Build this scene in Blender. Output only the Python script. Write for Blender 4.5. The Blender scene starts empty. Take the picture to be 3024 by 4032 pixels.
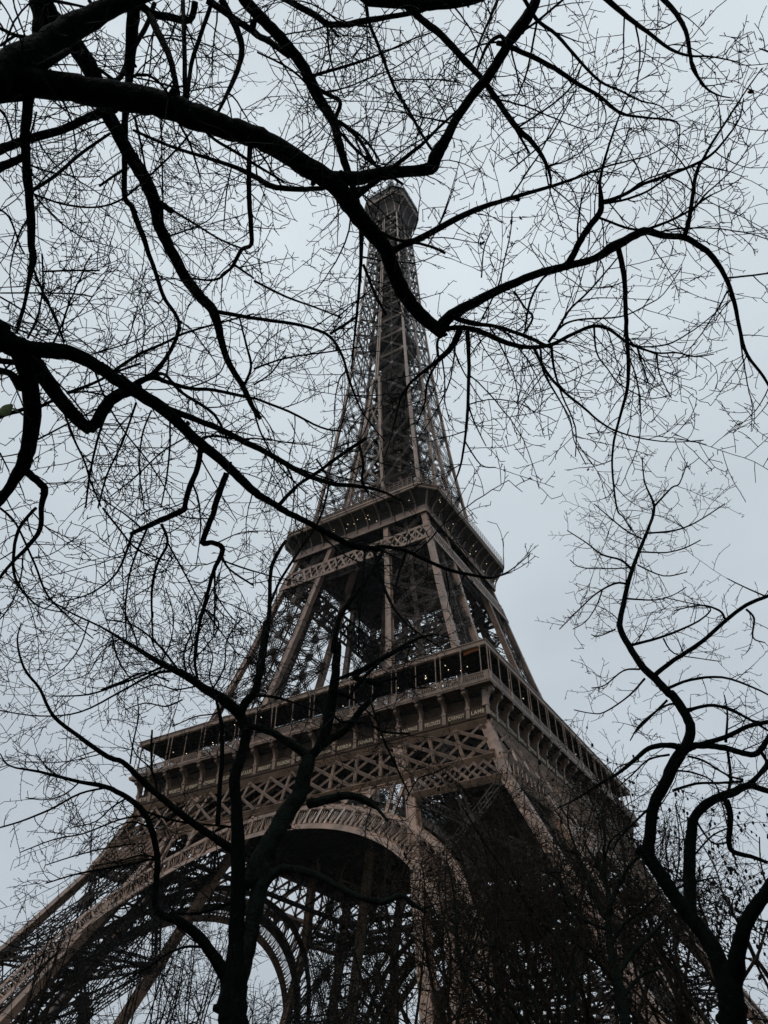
import bpy, math, random
import numpy as np
from mathutils import Vector, Matrix
random.seed(7); rng = np.random.default_rng(11)
scene = bpy.context.scene
COL = scene.collection
R = math.radians

# ------------------------------------------------------------------ camera
CAM = np.array([73.708, -129.105, 2.528]); FPX = 3076.4; IW, IH = 3024, 4032
YAW, PITCH, ROLL = R(-30.845), R(40.699), R(-0.134)
_f = np.array([math.sin(YAW)*math.cos(PITCH), math.cos(YAW)*math.cos(PITCH), math.sin(PITCH)])
_r = np.cross(_f, [0, 0, 1]); _r /= np.linalg.norm(_r); _u = np.cross(_r, _f)
_c, _s = math.cos(ROLL), math.sin(ROLL)
CR, CU = _r*_c+_u*_s, -_r*_s+_u*_c; CF = _f
cd = bpy.data.cameras.new('camera'); cam = bpy.data.objects.new('camera', cd); COL.objects.link(cam)
cd.sensor_fit = 'VERTICAL'; cd.sensor_height = 36.0; cd.sensor_width = 27.0
cd.lens = FPX/IH*36.0; cd.clip_start = 0.05; cd.clip_end = 6000
M = Matrix(((CR[0], CU[0], -CF[0], CAM[0]), (CR[1], CU[1], -CF[1], CAM[1]), (CR[2], CU[2], -CF[2], CAM[2]), (0, 0, 0, 1)))
cam.matrix_world = M; scene.camera = cam

# ------------------------------------------------------------------ light
SUN_EL, SUN_AZ = R(55), R(176)         # azimuth measured clockwise from +y
w = bpy.data.worlds.new('World'); scene.world = w; w.use_nodes = True
nt = w.node_tree; nt.nodes.clear()
def N(nt, t, **k):
    n = nt.nodes.new(t)
    for a, b in k.items(): setattr(n, a, b)
    return n
out = N(nt, 'ShaderNodeOutputWorld'); bg = N(nt, 'ShaderNodeBackground'); bg.inputs[1].default_value = 0.1
sky = N(nt, 'ShaderNodeTexSky', sky_type='NISHITA'); sky.sun_disc = False
sky.sun_elevation = SUN_EL; sky.sun_rotation = SUN_AZ; sky.air_density = 1.2; sky.dust_density = 3
tc = N(nt, 'ShaderNodeTexCoord'); sp = N(nt, 'ShaderNodeSeparateXYZ'); nt.links.new(tc.outputs['Generated'], sp.inputs[0])
rmp = N(nt, 'ShaderNodeValToRGB'); nt.links.new(sp.outputs[2], rmp.inputs[0])
cr = rmp.color_ramp
cr.elements[0].position = 0.0; cr.elements[0].color = (.50, .56, .62, 1)
cr.elements[1].position = 1.0; cr.elements[1].color = (.70, .775, .83, 1)
for p, c in ((.35, (.53, .59, .65, 1)), (.6, (.61, .68, .735, 1)), (.85, (.70, .775, .83, 1))):
    e = cr.elements.new(p); e.color = c
nz = N(nt, 'ShaderNodeTexNoise'); nz.inputs['Scale'].default_value = 1.7; nz.inputs['Detail'].default_value = 3; nz.inputs['Distortion'].default_value = .6
mp = N(nt, 'ShaderNodeMapping'); mp.inputs['Scale'].default_value = (1, 1, 2.2)
nt.links.new(tc.outputs['Generated'], mp.inputs[0]); nt.links.new(mp.outputs[0], nz.inputs[0])
mr = N(nt, 'ShaderNodeMapRange'); mr.inputs[1].default_value = .3; mr.inputs[2].default_value = .7; mr.inputs[3].default_value = 8.7; mr.inputs[4].default_value = 10.6
nt.links.new(nz.outputs[0], mr.inputs[0])
vm = N(nt, 'ShaderNodeVectorMath', operation='SCALE'); nt.links.new(rmp.outputs[0], vm.inputs[0]); nt.links.new(mr.outputs[0], vm.inputs['Scale'])
mx = N(nt, 'ShaderNodeMix', data_type='RGBA'); mx.inputs[0].default_value = 0.03
nt.links.new(vm.outputs[0], mx.inputs[6]); nt.links.new(sky.outputs[0], mx.inputs[7])
nt.links.new(mx.outputs[2], bg.inputs[0]); nt.links.new(bg.outputs[0], out.inputs[0])
sl = bpy.data.lights.new('sun', 'SUN'); sl.energy = 1.5; sl.angle = R(20); sl.color = (1, .96, .9)
so = bpy.data.objects.new('sun', sl); COL.objects.link(so)
sd = Vector((math.sin(SUN_AZ)*math.cos(SUN_EL), math.cos(SUN_AZ)*math.cos(SUN_EL), math.sin(SUN_EL)))
so.rotation_euler = sd.to_track_quat('Z', 'Y').to_euler(); so.location = (0, -60, 400)
vs = scene.view_settings; vs.view_transform = 'Standard'; vs.look = 'None'; vs.exposure = 0.0; vs.gamma = 1

# ------------------------------------------------------------------ materials
def mat(name, c1, c2, scale=1.0, rough=.55, spec=.5, bump=0.0, bscale=6.0, metal=0.0, detail=5, stretch=(1, 1, 1), c3=None, emis=None, estr=0):
    m = bpy.data.materials.new(name); m.use_nodes = True; t = m.node_tree; b = t.nodes['Principled BSDF']
    tc = N(t, 'ShaderNodeTexCoord'); mp = N(t, 'ShaderNodeMapping'); mp.inputs['Scale'].default_value = stretch
    t.links.new(tc.outputs['Object'], mp.inputs[0])
    n = N(t, 'ShaderNodeTexNoise'); n.inputs['Scale'].default_value = scale; n.inputs['Detail'].default_value = detail; n.inputs['Roughness'].default_value = .65
    t.links.new(mp.outputs[0], n.inputs[0])
    r = N(t, 'ShaderNodeValToRGB'); t.links.new(n.outputs[0], r.inputs[0])
    r.color_ramp.elements[0].position = .3; r.color_ramp.elements[0].color = (*c1, 1)
    r.color_ramp.elements[1].position = .68; r.color_ramp.elements[1].color = (*c2, 1)
    if c3:
        e = r.color_ramp.elements.new(.76); e.color = (*c3, 1)
    t.links.new(r.outputs[0], b.inputs['Base Color'])
    b.inputs['Roughness'].default_value = rough; b.inputs['Specular IOR Level'].default_value = spec; b.inputs['Metallic'].default_value = metal
    if bump:
        n2 = N(t, 'ShaderNodeTexNoise'); n2.inputs['Scale'].default_value = bscale; n2.inputs['Detail'].default_value = 6
        t.links.new(mp.outputs[0], n2.inputs[0])
        bp = N(t, 'ShaderNodeBump'); bp.inputs['Strength'].default_value = bump; bp.inputs['Distance'].default_value = .05
        t.links.new(n2.outputs[0], bp.inputs['Height']); t.links.new(bp.outputs[0], b.inputs['Normal'])
    if emis:
        b.inputs['Emission Color'].default_value = (*emis, 1); b.inputs['Emission Strength'].default_value = estr
    return m
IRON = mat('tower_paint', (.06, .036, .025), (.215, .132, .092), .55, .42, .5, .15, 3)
IRON_M = mat('tower_paint_baked_shade', (.012, .008, .006), (.045, .029, .021), .55, .6, .2, .15, 3)  # same iron paint darkened: shade among the leg bracing is in the colour
FRZ = mat('frieze_baked_shade', (.024, .015, .0105), (.06, .038, .027), .4, .75, .12, .15, 3)  # tower paint darkened; the coving's shade is put into this colour
IRON_D = mat('tower_paint_baked_deep_shade', (.010, .008, .007), (.028, .021, .018), .5, .6, .12)  # near-black copy of the tower paint; inner and rear shade is in the colour
DECK = mat('deck_baked_shade', (.004, .004, .004), (.011, .0095, .009), .4, .7, .1)  # underside shade of floors and ceilings put into the steel's colour
GOLD = mat('gilt_letters', (.28, .22, .15), (.42, .34, .24), 1.5, .5, .4)
GLASS = mat('pavilion_glass', (.22, .25, .27), (.34, .38, .40), .2, .12, .6)
BULB = mat('lit_bulb', (.9, .8, .6), (1, .9, .7), 1, .4, .5, emis=(1, .86, .6), estr=1.6)
BARK = mat('wet_dark_bark', (.0006, .001, .001), (.0026, .0042, .0038), 5, .8, .02, .9, 22, stretch=(1, 1, .5), c3=(.008, .012, .010))
BARK_T = mat('twig_bark', (.0025, .003, .0035), (.006, .007, .0075), 8, .8, .05)
MOSS = mat('mossy_bark', (.0012, .002, .0019), (.007, .0115, .009), 4, .9, .03, .8, 20, c3=(.04, .056, .042))
BARK_B = mat('brown_bark', (.004, .0035, .003), (.018, .0145, .0105), 3, .9, .05, .6, 14, c3=(.05, .052, .03))
LEAF = mat('green_leaf', (.03, .05, .015), (.07, .10, .03), 20, .6, .3)
DLEAF = mat('dead_leaf', (.05, .02, .012), (.10, .045, .025), 20, .7, .2)
ORANGE = mat('orange_fabric', (.4, .12, .05), (.55, .2, .08), 1, .7, .2)
GRASS = mat('lawn', (.018, .028, .01), (.04, .055, .02), .6, .95, .1, .4, 20)
STONE = mat('pale_stone', (.16, .15, .135), (.24, .225, .20), .8, .85, .2, .2, 4)
GRAVEL = mat('gravel_path', (.10, .09, .075), (.17, .155, .13), 6, .95, .1, .2, 30)

# ------------------------------------------------------------------ mesh helpers
def nrm(v):
    v = np.asarray(v, float); return v/(np.linalg.norm(v)+1e-12)
class MB:
    def __init__(s): s.v = []; s.f = []; s.n = 0
    def add(s, vs, fs):
        s.v.append(np.asarray(vs, float)); s.f += [tuple(i+s.n for i in q) for q in fs]; s.n += len(vs)
    BF = [(0, 3, 2, 1), (4, 5, 6, 7), (0, 1, 5, 4), (1, 2, 6, 5), (2, 3, 7, 6), (3, 0, 4, 7)]
    def beam(s, p, q, w, h, up=(0, 0, 1)):          # w across (side), h along up
        p = np.asarray(p, float); q = np.asarray(q, float); d = nrm(q-p); u = np.asarray(up, float)
        u = u-d*(u@d)
        if np.linalg.norm(u) < 1e-6: u = np.cross(d, [1, 0, 0.3])
        u = nrm(u); r = np.cross(d, u)
        k = [-r*w/2-u*h/2, r*w/2-u*h/2, r*w/2+u*h/2, -r*w/2+u*h/2]
        s.add([p+a for a in k]+[q+a for a in k], MB.BF)
    def taper(s, p, q, w0, h0, w1, h1, up):
        p = np.asarray(p, float); q = np.asarray(q, float); d = nrm(q-p); u = np.asarray(up, float); u = nrm(u-d*(u@d)); r = np.cross(d, u)
        K = lambda w, h: [-r*w/2-u*h/2, r*w/2-u*h/2, r*w/2+u*h/2, -r*w/2+u*h/2]
        s.add([p+a for a in K(w0, h0)]+[q+a for a in K(w1, h1)], MB.BF)
    def box(s, x0, x1, y0, y1, z0, z1):
        s.add([(x0, y0, z0), (x1, y0, z0), (x1, y1, z0), (x0, y1, z0), (x0, y0, z1), (x1, y0, z1), (x1, y1, z1), (x0, y1, z1)], MB.BF)
    def lat(s, p, q, w, d, nv, c=.12, z=.07, pitch=1.0, sides=True):   # lattice girder, w in the plane, d along normal nv
        p = np.asarray(p, float); q = np.asarray(q, float); t = nrm(q-p); nv = nrm(nv-t*(np.asarray(nv)@t)); r = np.cross(t, nv)
        L = np.linalg.norm(q-p)
        for a in (-1, 1):
            for b in (-1, 1):
                o = r*a*(w-c)/2+nv*b*(d-c)/2; s.beam(p+o, q+o, c, c, nv)
        n = max(2, int(round(L/(w*pitch))))
        for i in range(n):
            a0, a1 = i/n, (i+1)/n; sg = 1 if i % 2 else -1
            for b in (-1, 1):
                o = nv*b*(d-c)/2
                s.beam(p+(q-p)*a0+r*sg*(w-c)/2+o, p+(q-p)*a1-r*sg*(w-c)/2+o, z, z*.5, nv)
            if sides:
                for b in (-1, 1):
                    o = r*b*(w-c)/2
                    s.beam(p+(q-p)*a0+nv*sg*(d-c)/2+o, p+(q-p)*a1-nv*sg*(d-c)/2+o, z, z*.5, r)
    def tube(s, pts, rad, n=8, cap=True):
        P = np.asarray(pts, float); m = len(P); T = np.gradient(P, axis=0); T /= np.linalg.norm(T, axis=1)[:, None]+1e-12
        a = np.cross(T[0], [0, 0, 1.]); 
        if np.linalg.norm(a) < .1: a = np.cross(T[0], [1., 0, 0])
        a = nrm(a); vs = []
        ang = np.arange(n)*2*np.pi/n
        for i in range(m):
            a = nrm(a-T[i]*(a@T[i])); b = np.cross(T[i], a)
            r = rad[i] if hasattr(rad, '__len__') else rad
            vs.append(P[i]+r*(np.cos(ang)[:, None]*a+np.sin(ang)[:, None]*b))
        fs = []
        for i in range(m-1):
            for j in range(n):
                k = (j+1) % n; fs.append((i*n+j, i*n+k, (i+1)*n+k, (i+1)*n+j))
        if cap: fs += [tuple(range(n))[::-1], tuple((m-1)*n+j for j in range(n))]
        s.add(np.concatenate(vs), fs)
    def ball(s, c, r, n=8, m=5, sc=(1, 1, 1)):
        vs = []; fs = []
        for i in range(m+1):
            th = math.pi*i/m
            for j in range(n):
                ph = 2*math.pi*j/n; vs.append((c[0]+sc[0]*r*math.sin(th)*math.cos(ph), c[1]+sc[1]*r*math.sin(th)*math.sin(ph), c[2]+sc[2]*r*math.cos(th)))
        for i in range(m):
            for j in range(n):
                k = (j+1) % n; fs.append((i*n+j, (i+1)*n+j, (i+1)*n+k, i*n+k))
        s.add(vs, fs)
    def rings(s, loops, closed=True):                # loops of equal length joined
        n = len(loops[0]); vs = np.concatenate([np.asarray(l, float) for l in loops]); fs = []
        for i in range(len(loops)-1):
            for j in range(n if closed else n-1):
                k = (j+1) % n; fs.append((i*n+j, i*n+k, (i+1)*n+k, (i+1)*n+j))
        s.add(vs, fs)
    def mesh(s, name):
        me = bpy.data.meshes.new(name); V = np.concatenate(s.v); me.from_pydata(V.tolist(), [], s.f); me.update(); return me
def obj(name, mb, m, parent=None, smooth=False):
    me = mb.mesh(name) if isinstance(mb, MB) else mb
    if m: me.materials.clear(); me.materials.append(m)
    o = bpy.data.objects.new(name, me); COL.objects.link(o)
    if parent: o.parent = parent
    if smooth: me.polygons.foreach_set('use_smooth', [True]*len(me.polygons))
    return o
def tag(o, label=None, cat=None, group=None, kind=None):
    if label: o['label'] = label
    if cat: o['category'] = cat
    if group: o['group'] = group
    if kind: o['kind'] = kind
    return o
def empty(name, loc=(0, 0, 0)):
    o = bpy.data.objects.new(name, None); COL.objects.link(o); o.location = loc; o.empty_display_size = .1; return o
def copy_rot(src, k, parent):                         # copy a part (and sub-parts) turned k quarter turns about the tower axis
    c = src.copy(); COL.objects.link(c); c.parent = parent; c.rotation_euler = (0, 0, k*math.pi/2)
    for ch in src.children:
        d = ch.copy(); COL.objects.link(d); d.parent = c
    return c

# ------------------------------------------------------------------ ground
GZ = 0.8
g = MB(); g.add([(-980, -980, GZ), (980, -980, GZ), (980, 980, GZ), (-980, 980, GZ)], [(0, 1, 2, 3)])
tag(obj('ground', g, GRASS), kind='structure')
g = MB(); g.add([(-66, -66, GZ+.004), (66, -66, GZ+.004), (66, 66, GZ+.004), (-66, 66, GZ+.004)], [(0, 1, 2, 3)])
tag(obj('plaza', g, GRAVEL), kind='structure')
g = MB(); g.add([(66, -150, GZ+.004), (71, -150, GZ+.004), (71, 150, GZ+.004), (66, 150, GZ+.004)], [(0, 1, 2, 3)])
tag(obj('path', g, GRAVEL), kind='structure')

# ------------------------------------------------------------------ the tower
TW = empty('iron_tower', (0, 0, GZ)); TW.location = (0, 0, 0)
tag(TW, 'tall brown wrought iron lattice tower with three railed platforms standing behind the bare trees', 'tower')
A0, B0 = 62.45, .59
def ip(prof, z): return float(np.interp(z, [a for a, b in prof], [b for a, b in prof]))
P_OUT = [(0, 62.45), (41.9, 37.6), (52.0, 33.75), (57.6, 30.6), (64, 28.04), (87, 22.2), (110, 17.04), (117, 15.1), (125, 14.3), (133, 13.5), (147, 12.0), (160, 10.8), (175, 9.65), (190, 8.65), (206, 7.85), (222, 7.1), (245, 6.3), (268, 5.4)]
P_IN = [(0, 38.0), (42, 22.4), (52.4, 18.0), (64, 13.76), (110, 6.72), (117, 5.4), (128, 4.1), (139, 3.0), (150, 2.1), (165, 1.0), (181, 0.3)]
OU = lambda z: ip(P_OUT, z)
IN = lambda z: ip(P_IN, z)

def leg_parts(levels, pw, hw, dw, name, centre=False, chord=.12, bar=.07, pitch=1.0, inner=True, deep=.8):
    """one corner leg, (+x,-y) quadrant. levels: z of the horizontals"""
    br = MB(); posts = []
    cs = {'oo': lambda z: (OU(z), -OU(z), z), 'io': lambda z: (IN(z), -OU(z), z), 'ii': lambda z: (IN(z), -IN(z), z), 'oi': lambda z: (OU(z), -IN(z), z)}
    zl = [levels[0]+(levels[-1]-levels[0])*i/max(1, (len(levels)-1)*2) for i in range((len(levels)-1)*2+1)]
    zl = sorted(set(levels) | set(z for z, _ in P_OUT if levels[0] < z < levels[-1]))
    for k, fn in cs.items():
        mb = MB(); sx = -1 if k[0] == 'o' else 1; sy = 1 if k[1] == 'o' else -1
        for a, b in zip(zl[:-1], zl[1:]):
            p, q = np.array(fn(a)), np.array(fn(b)); o = np.array([sx*pw/2, sy*pw/2, 0])
            mb.beam(p+o, q+o, pw, pw, (0, 1, 0))
            t = nrm(q-p)                                # raised edge angles and cover plates
            for (ex, ey) in ((1, 1), (1, -1), (-1, 1), (-1, -1)):
                oo = o+np.array([ex*pw*.5, ey*pw*.5, 0]); mb.beam(p+oo, q+oo, pw*.17, pw*.17, (0, 1, 0))
        for z in levels:                               # gusset plates at nodes
            p = np.array(fn(z)); o = np.array([sx*pw/2, sy*pw/2, 0]); d = nrm(np.array(fn(z+1))-p)
            mb.beam(p+o-d*pw*1.1, p+o+d*pw*1.1, pw*1.12, pw*1.12, (0, 1, 0))
            for ax in (0, 1):
                for e in (-1, 1):                      # fingers of the gussets
                    v = np.zeros(3); v[ax] = sx if ax == 0 else sy
                    if True:
                        c = p+o+d*e*pw*.55
                        nn = np.zeros(3); nn[1-ax] = 1
                        for side in (-1, 1):
                            br.taper(c+nn*side*pw*.5, c+nn*side*pw*.5+v*pw*1.7+d*e*pw*.35, pw*.5, .05, pw*.2, .05, nn)
        posts.append(mb)
    faces = [('io', 'oo', (0, -1, 0)), ('oi', 'oo', (1, 0, 0)), ('io', 'ii', (-1, 0, 0)), ('oi', 'ii', (0, 1, 0))]
    for a, b, nv in faces:
        if not inner and nv in ((-1, 0, 0), (0, 1, 0)): continue
        A, B = cs[a], cs[b]; nv = np.array(nv, float)
        for z0, z1 in zip(levels[:-1], levels[1:]):
            a0, a1, b0, b1 = map(np.array, (A(z0), A(z1), B(z0), B(z1)))
            off = -nv*pw*.5
            e0, e1 = nrm(b0-a0)*pw*.9, nrm(b1-a1)*pw*.9
            if np.linalg.norm(b0-a0) < pw*2.6: continue
            br.lat(a1+e1+off, b1-e1+off, hw, hw*deep, nv, chord, bar, pitch, hw > .7)
            br.lat(a0+e0+off, b1-e1+off, dw, dw*deep, nv, chord*.8, bar, pitch, dw > .7)
            br.lat(b0-e0+off, a1+e1+off+nv*.02, dw, dw*deep, nv, chord*.8, bar, pitch, dw > .7)
            # gusset at the crossing, and a middle post
            c = (a0+b0+a1+b1)/4+off; m0, m1 = (a0+b0)/2+off, (a1+b1)/2+off
            L0 = np.linalg.norm(b0-a0); L1 = np.linalg.norm(b1-a1); c = m0+(m1-m0)*L0/(L0+L1)
            up = nrm(m1-m0)
            br.beam(c-up*dw*.9, c+up*dw*.9, dw*1.6, dw*deep*1.05, nv)
            if centre: br.lat(m0, m1, dw*.85, dw*deep*.8, nv, chord*.7, bar, pitch*.9, False)
    for z in levels[1:-1]:                              # diaphragm across the leg
        a, b, c, d = [np.array(cs[k](z)) for k in ('oo', 'io', 'ii', 'oi')]
        if np.linalg.norm(a-b) > 3:
            br.lat(a, c, hw*.7, hw*.6, (0, 0, 1), chord*.7, bar, pitch*1.3, False); br.lat(b, d, hw*.7, hw*.6, (0, 0, 1), chord*.7, bar, pitch*1.3, False)
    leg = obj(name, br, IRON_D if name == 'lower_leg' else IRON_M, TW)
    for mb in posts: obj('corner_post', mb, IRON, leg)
    return leg
def axis_pt(z, fx=.5, fy=.5):
    o, i = OU(z), IN(z); return np.array([i+(o-i)*fx, -(i+(o-i)*fy), z])
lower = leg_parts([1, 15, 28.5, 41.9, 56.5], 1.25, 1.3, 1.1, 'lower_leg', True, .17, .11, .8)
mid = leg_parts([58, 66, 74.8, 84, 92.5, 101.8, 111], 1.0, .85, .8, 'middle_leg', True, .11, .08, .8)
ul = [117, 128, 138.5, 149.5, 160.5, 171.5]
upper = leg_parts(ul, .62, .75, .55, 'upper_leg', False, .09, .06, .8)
# extra things that run up inside the legs: lift track, stairs, hoists
tr = MB()
zz = np.linspace(1, 57, 29)
for fx in (.3, .42, .58, .7):
    for a, b in zip(zz[:-1], zz[1:]): tr.beam(axis_pt(a, fx, .5), axis_pt(b, fx, .5), .3, .6, (0, 0, 1))
for a in zz[::1]: tr.beam(axis_pt(a, .25, .5), axis_pt(a, .75, .5), .25, .35)
for a, b in zip(zz[:-1], zz[1:]): tr.beam(axis_pt(a, .3, .5), axis_pt(b, .58, .5), .15, .2); tr.beam(axis_pt(a, .7, .45), axis_pt(b, .42, .45), .15, .2)
for i, a in enumerate(np.linspace(3, 56, 22)):           # stair flights
    p, q = axis_pt(a, .22, .78 if i % 2 else .3), axis_pt(a+2.4, .22, .3 if i % 2 else .78)
    tr.beam(p, q, .7, .2); tr.beam(p+(0, 0, 1), q+(0, 0, 1), .1, .08)
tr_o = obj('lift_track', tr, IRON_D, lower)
tr = MB(); zz = np.linspace(58, 114, 25)
for fx in (.3, .45, .6, .75):
    for a, b in zip(zz[:-1], zz[1:]): tr.beam(axis_pt(a, fx, .55), axis_pt(b, fx, .55), .22, .4)
for a, b in zip(zz[:-1], zz[1:]):
    tr.beam(axis_pt(a, .25, .55), axis_pt(a, .8, .55), .2, .25)
    tr.beam(axis_pt(a, .3, .55), axis_pt(b, .75, .55), .12, .12)
    tr.beam(axis_pt(a, .2, .3), axis_pt(b, .2, .8), .3, .12); tr.beam(axis_pt(a, .75, .2), axis_pt(b, .3, .25), .25, .12)
obj('lift_track', tr, IRON_D, mid)
# masonry-like feet
ft = MB()
for k, (ax, ay) in enumerate((('o', 'o'), ('i', 'o'), ('i', 'i'), ('o', 'i'))):
    x = (OU(0) if ax == 'o' else IN(0)); y = -(OU(0) if ay == 'o' else IN(0))
    x += -1.2 if ax == 'o' else 1.2; y += 1.2 if ay == 'o' else -1.2
    lo = [(x+sx*3, y+sy*3, GZ-.3) for sx, sy in ((-1, -1), (1, -1), (1, 1), (-1, 1))]
    hi = [(x+sx*1.7, y+sy*1.7, 3.2) for sx, sy in ((-1, -1), (1, -1), (1, 1), (-1, 1))]
    ft.rings([lo, hi]); ft.add(hi, [(0, 1, 2, 3)])
obj('masonry_foot', ft, STONE, lower)
for k in (1, 2, 3):
    copy_rot(lower, k, TW); copy_rot(mid, k, TW); copy_rot(upper, k, TW)

# ---- face girder below the first floor, in the slanted plane of the legs
NV0 = nrm((0, -1, -B0)); NVu = nrm((0, -1, B0))
def fp(x, z, off=0.0):
    return np.array([x, -(A0-B0*z) if z < 41.9 else -(37.73-(z-41.9)*.385), z])+nrm((0, -1, -B0))*off
def fbeam(mb, x0, z0, x1, z1, w_, off=0, dep=.35): mb.beam(fp(x0, z0, off), fp(x1, z1, off), w_, dep, NV0)
ZT, ZM, ZB = 51.75, 45.4, 41.9
def half_at(z): return (A0-B0*z if z < 41.9 else 37.73-(z-41.9)*.385)-1.2
def side_girder():
    mb0 = MB(); rear = MB()
    for off, full in ((0.02, True), (-3.2, False)):
        mb = mb0 if full else rear
        fbeam(mb, -half_at(ZT)-.9, ZT, half_at(ZT)+.9, ZT, 1.0, off, .5)
        fbeam(mb, -half_at(ZM)-.3, ZM, half_at(ZM)+.3, ZM, 1.0, off, .45)
        for s in (-1, 1):
            xi = IN(ZB)+1.0; fbeam(mb, s*xi, ZB, s*(half_at(ZB)+.2), ZB, .95, off, .45)
    mb = mb0
    nb = 16; xt = [(-1+2*i/nb) for i in range(nb+1)]
    # verticals and diagonals of the upper band; nodes spread with the taper
    X = lambda i, z: xt[i]*(30.9 if z > 50 else 34.6) if False else xt[i]*(half_at(z))
    for i in range(1, nb):
        if abs(xt[i]) < .99:
            for s in (-.13, .13): mb.beam(fp(X(i, ZT)+s, ZT-.4, .1), fp(X(i, ZM)+s, ZM+.4, .1), .13, .3, NV0)
            mb.beam(fp(X(i, ZT), ZT-.4, .0), fp(X(i, ZM), ZM+.4, .0), .3, .12, NV0)
    for i in range(nb+1):
        for dx in (-2, 2):
            j = i+dx
            if 0 <= j <= nb:
                w_ = .5 if dx > 0 else .32
                fbeam(mb, X(i, ZT), ZT-.3, X(j, ZM), ZM+.3, w_, .22 if dx > 0 else -.12, .14)
            elif j == -1 or j == nb+1:
                zz_ = ZM+(ZT-ZM)/2
                fbeam(mb, X(i, ZT), ZT-.3, (-1 if j < 0 else 1)*half_at(zz_), zz_, .45, .22, .14)
                fbeam(mb, X(i, ZM), ZM+.3, (-1 if j < 0 else 1)*half_at(zz_), zz_, .45, -.12, .14)
            if 0 <= j <= nb and i % 2 == 0: fbeam(rear, X(i, ZT), ZT-.3, X(j, ZM), ZM+.3, .35, -3.2, .14)
    # fine lattice of the lower band on the legs
    for s in (-1, 1):
        x0, x1 = IN(ZB)+.9, half_at(ZM); n = 8
        for i in range(-2, n+1):
            for d in (2, -2):
                xa, xb = x0+(x1-x0)*i/n, x0+(x1-x0)*(i+d)/n; za, zb = ZM-.3, ZB+.3
                lo, hi = x0, x1+.4
                if xa > hi or xb > x1+2.4: continue
                if xa < lo:
                    if xb <= lo: continue
                    t = (lo-xa)/(xb-xa); za = za+(zb-za)*t; xa = lo
                if xb < lo:
                    t = (xa-lo)/(xa-xb); zb = za+(zb-za)*t; xb = lo
                fbeam(mb, s*xa, za, s*xb, zb, .38 if d > 0 else .26, .2 if d > 0 else -.1, .12)
    # rivet-like gusset bosses
    for i in range(nb+1):
        for z in (ZT-.9, ZM+.9): mb.beam(fp(X(i, z)-.5, z, .15), fp(X(i, z)+.5, z, .15), .6, .12, NV0)
    return mb, rear
# ---- arch
SA = math.sqrt(1+B0*B0); RC = 36.0; S0 = 41.0*SA-RC
def ap(r, th, off=0):                                   # th=0 at crown
    return fp(r*math.sin(th), (S0+r*math.cos(th))/SA, off)
def side_arch():
    rim = MB(); orn = MB(); rr_ = MB(); th1 = R(96); n = 76
    ts = np.linspace(-th1, th1, n+1)
    for r, w_, d0, d1 in ((RC+.45, .9, .35, -3.4), (RC+3.95, .7, .2, -3.4)):
        loops = []
        for t in ts:
            loops.append([ap(r-w_/2, t, d0), ap(r+w_/2, t, d0), ap(r+w_/2, t, d0-.6), ap(r-w_/2+.25, t, d0-.6)])
        rim.rings(loops)
        loops = [[ap(r-w_/2, t, d1+.6), ap(r+w_/2, t, d1+.6), ap(r+w_/2, t, d1), ap(r-w_/2, t, d1)] for t in ts]
        rr_.rings(loops)
    loops = [[ap(RC+.9, t, -.2), ap(RC+1.05, t, -.2), ap(RC+1.05, t, -3), ap(RC+.9, t, -3)] for t in ts]
    for i in range(0, n, 1):                            # soffit battens
        rim.rings([[ap(RC+.3, ts[i], -.2), ap(RC+.3, ts[i]+.012, -.2), ap(RC+.3, ts[i]+.012, -3), ap(RC+.3, ts[i], -3)], [ap(RC+.6, ts[i], -.2), ap(RC+.6, ts[i]+.012, -.2), ap(RC+.6, ts[i]+.012, -3), ap(RC+.6, ts[i], -3)]])
    m = 62
    for i in range(m):
        t0 = -th1+2*th1*i/m; dt = 2*th1/m; tm = t0+dt/2
        for b in (0, -3.1):
            wv = .26
            (rr_ if b else orn).beam(ap(RC+.8, t0, b), ap(RC+3.7, t0, b), wv, .25, NV0)
            if b:
                rr_.beam(ap(RC+.9, t0, b), ap(RC+3.6, t0+dt, b), .22, .15, NV0); continue
            for k in (-.32, -.11, .11, .32):         # fan rays
                orn.beam(ap(RC+.9, tm+k*dt*.25, b+.05), ap(RC+3.0, tm+k*dt, b+.05), .1, .1, NV0)
            arc = [ap(RC+3.0+.45*math.sin(math.pi*a), t0+dt*a, b+.12) for a in np.linspace(0.03, .97, 7)]
            for p, q in zip(arc[:-1], arc[1:]): orn.beam(p, q, .16, .12, NV0)
            for sgn, tt in ((1, t0+dt*.24), (-1, t0+dt*.76)):   # scrolls at the foot
                cc = [ap(RC+1.35+.36*math.cos(a), tt+.36*math.sin(a)*sgn/RC, b+.16) for a in np.linspace(0, 5.2, 8)]
                for p, q in zip(cc[:-1], cc[1:]): orn.beam(p, q, .13, .12, NV0)
    return rim, orn, rr_
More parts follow.
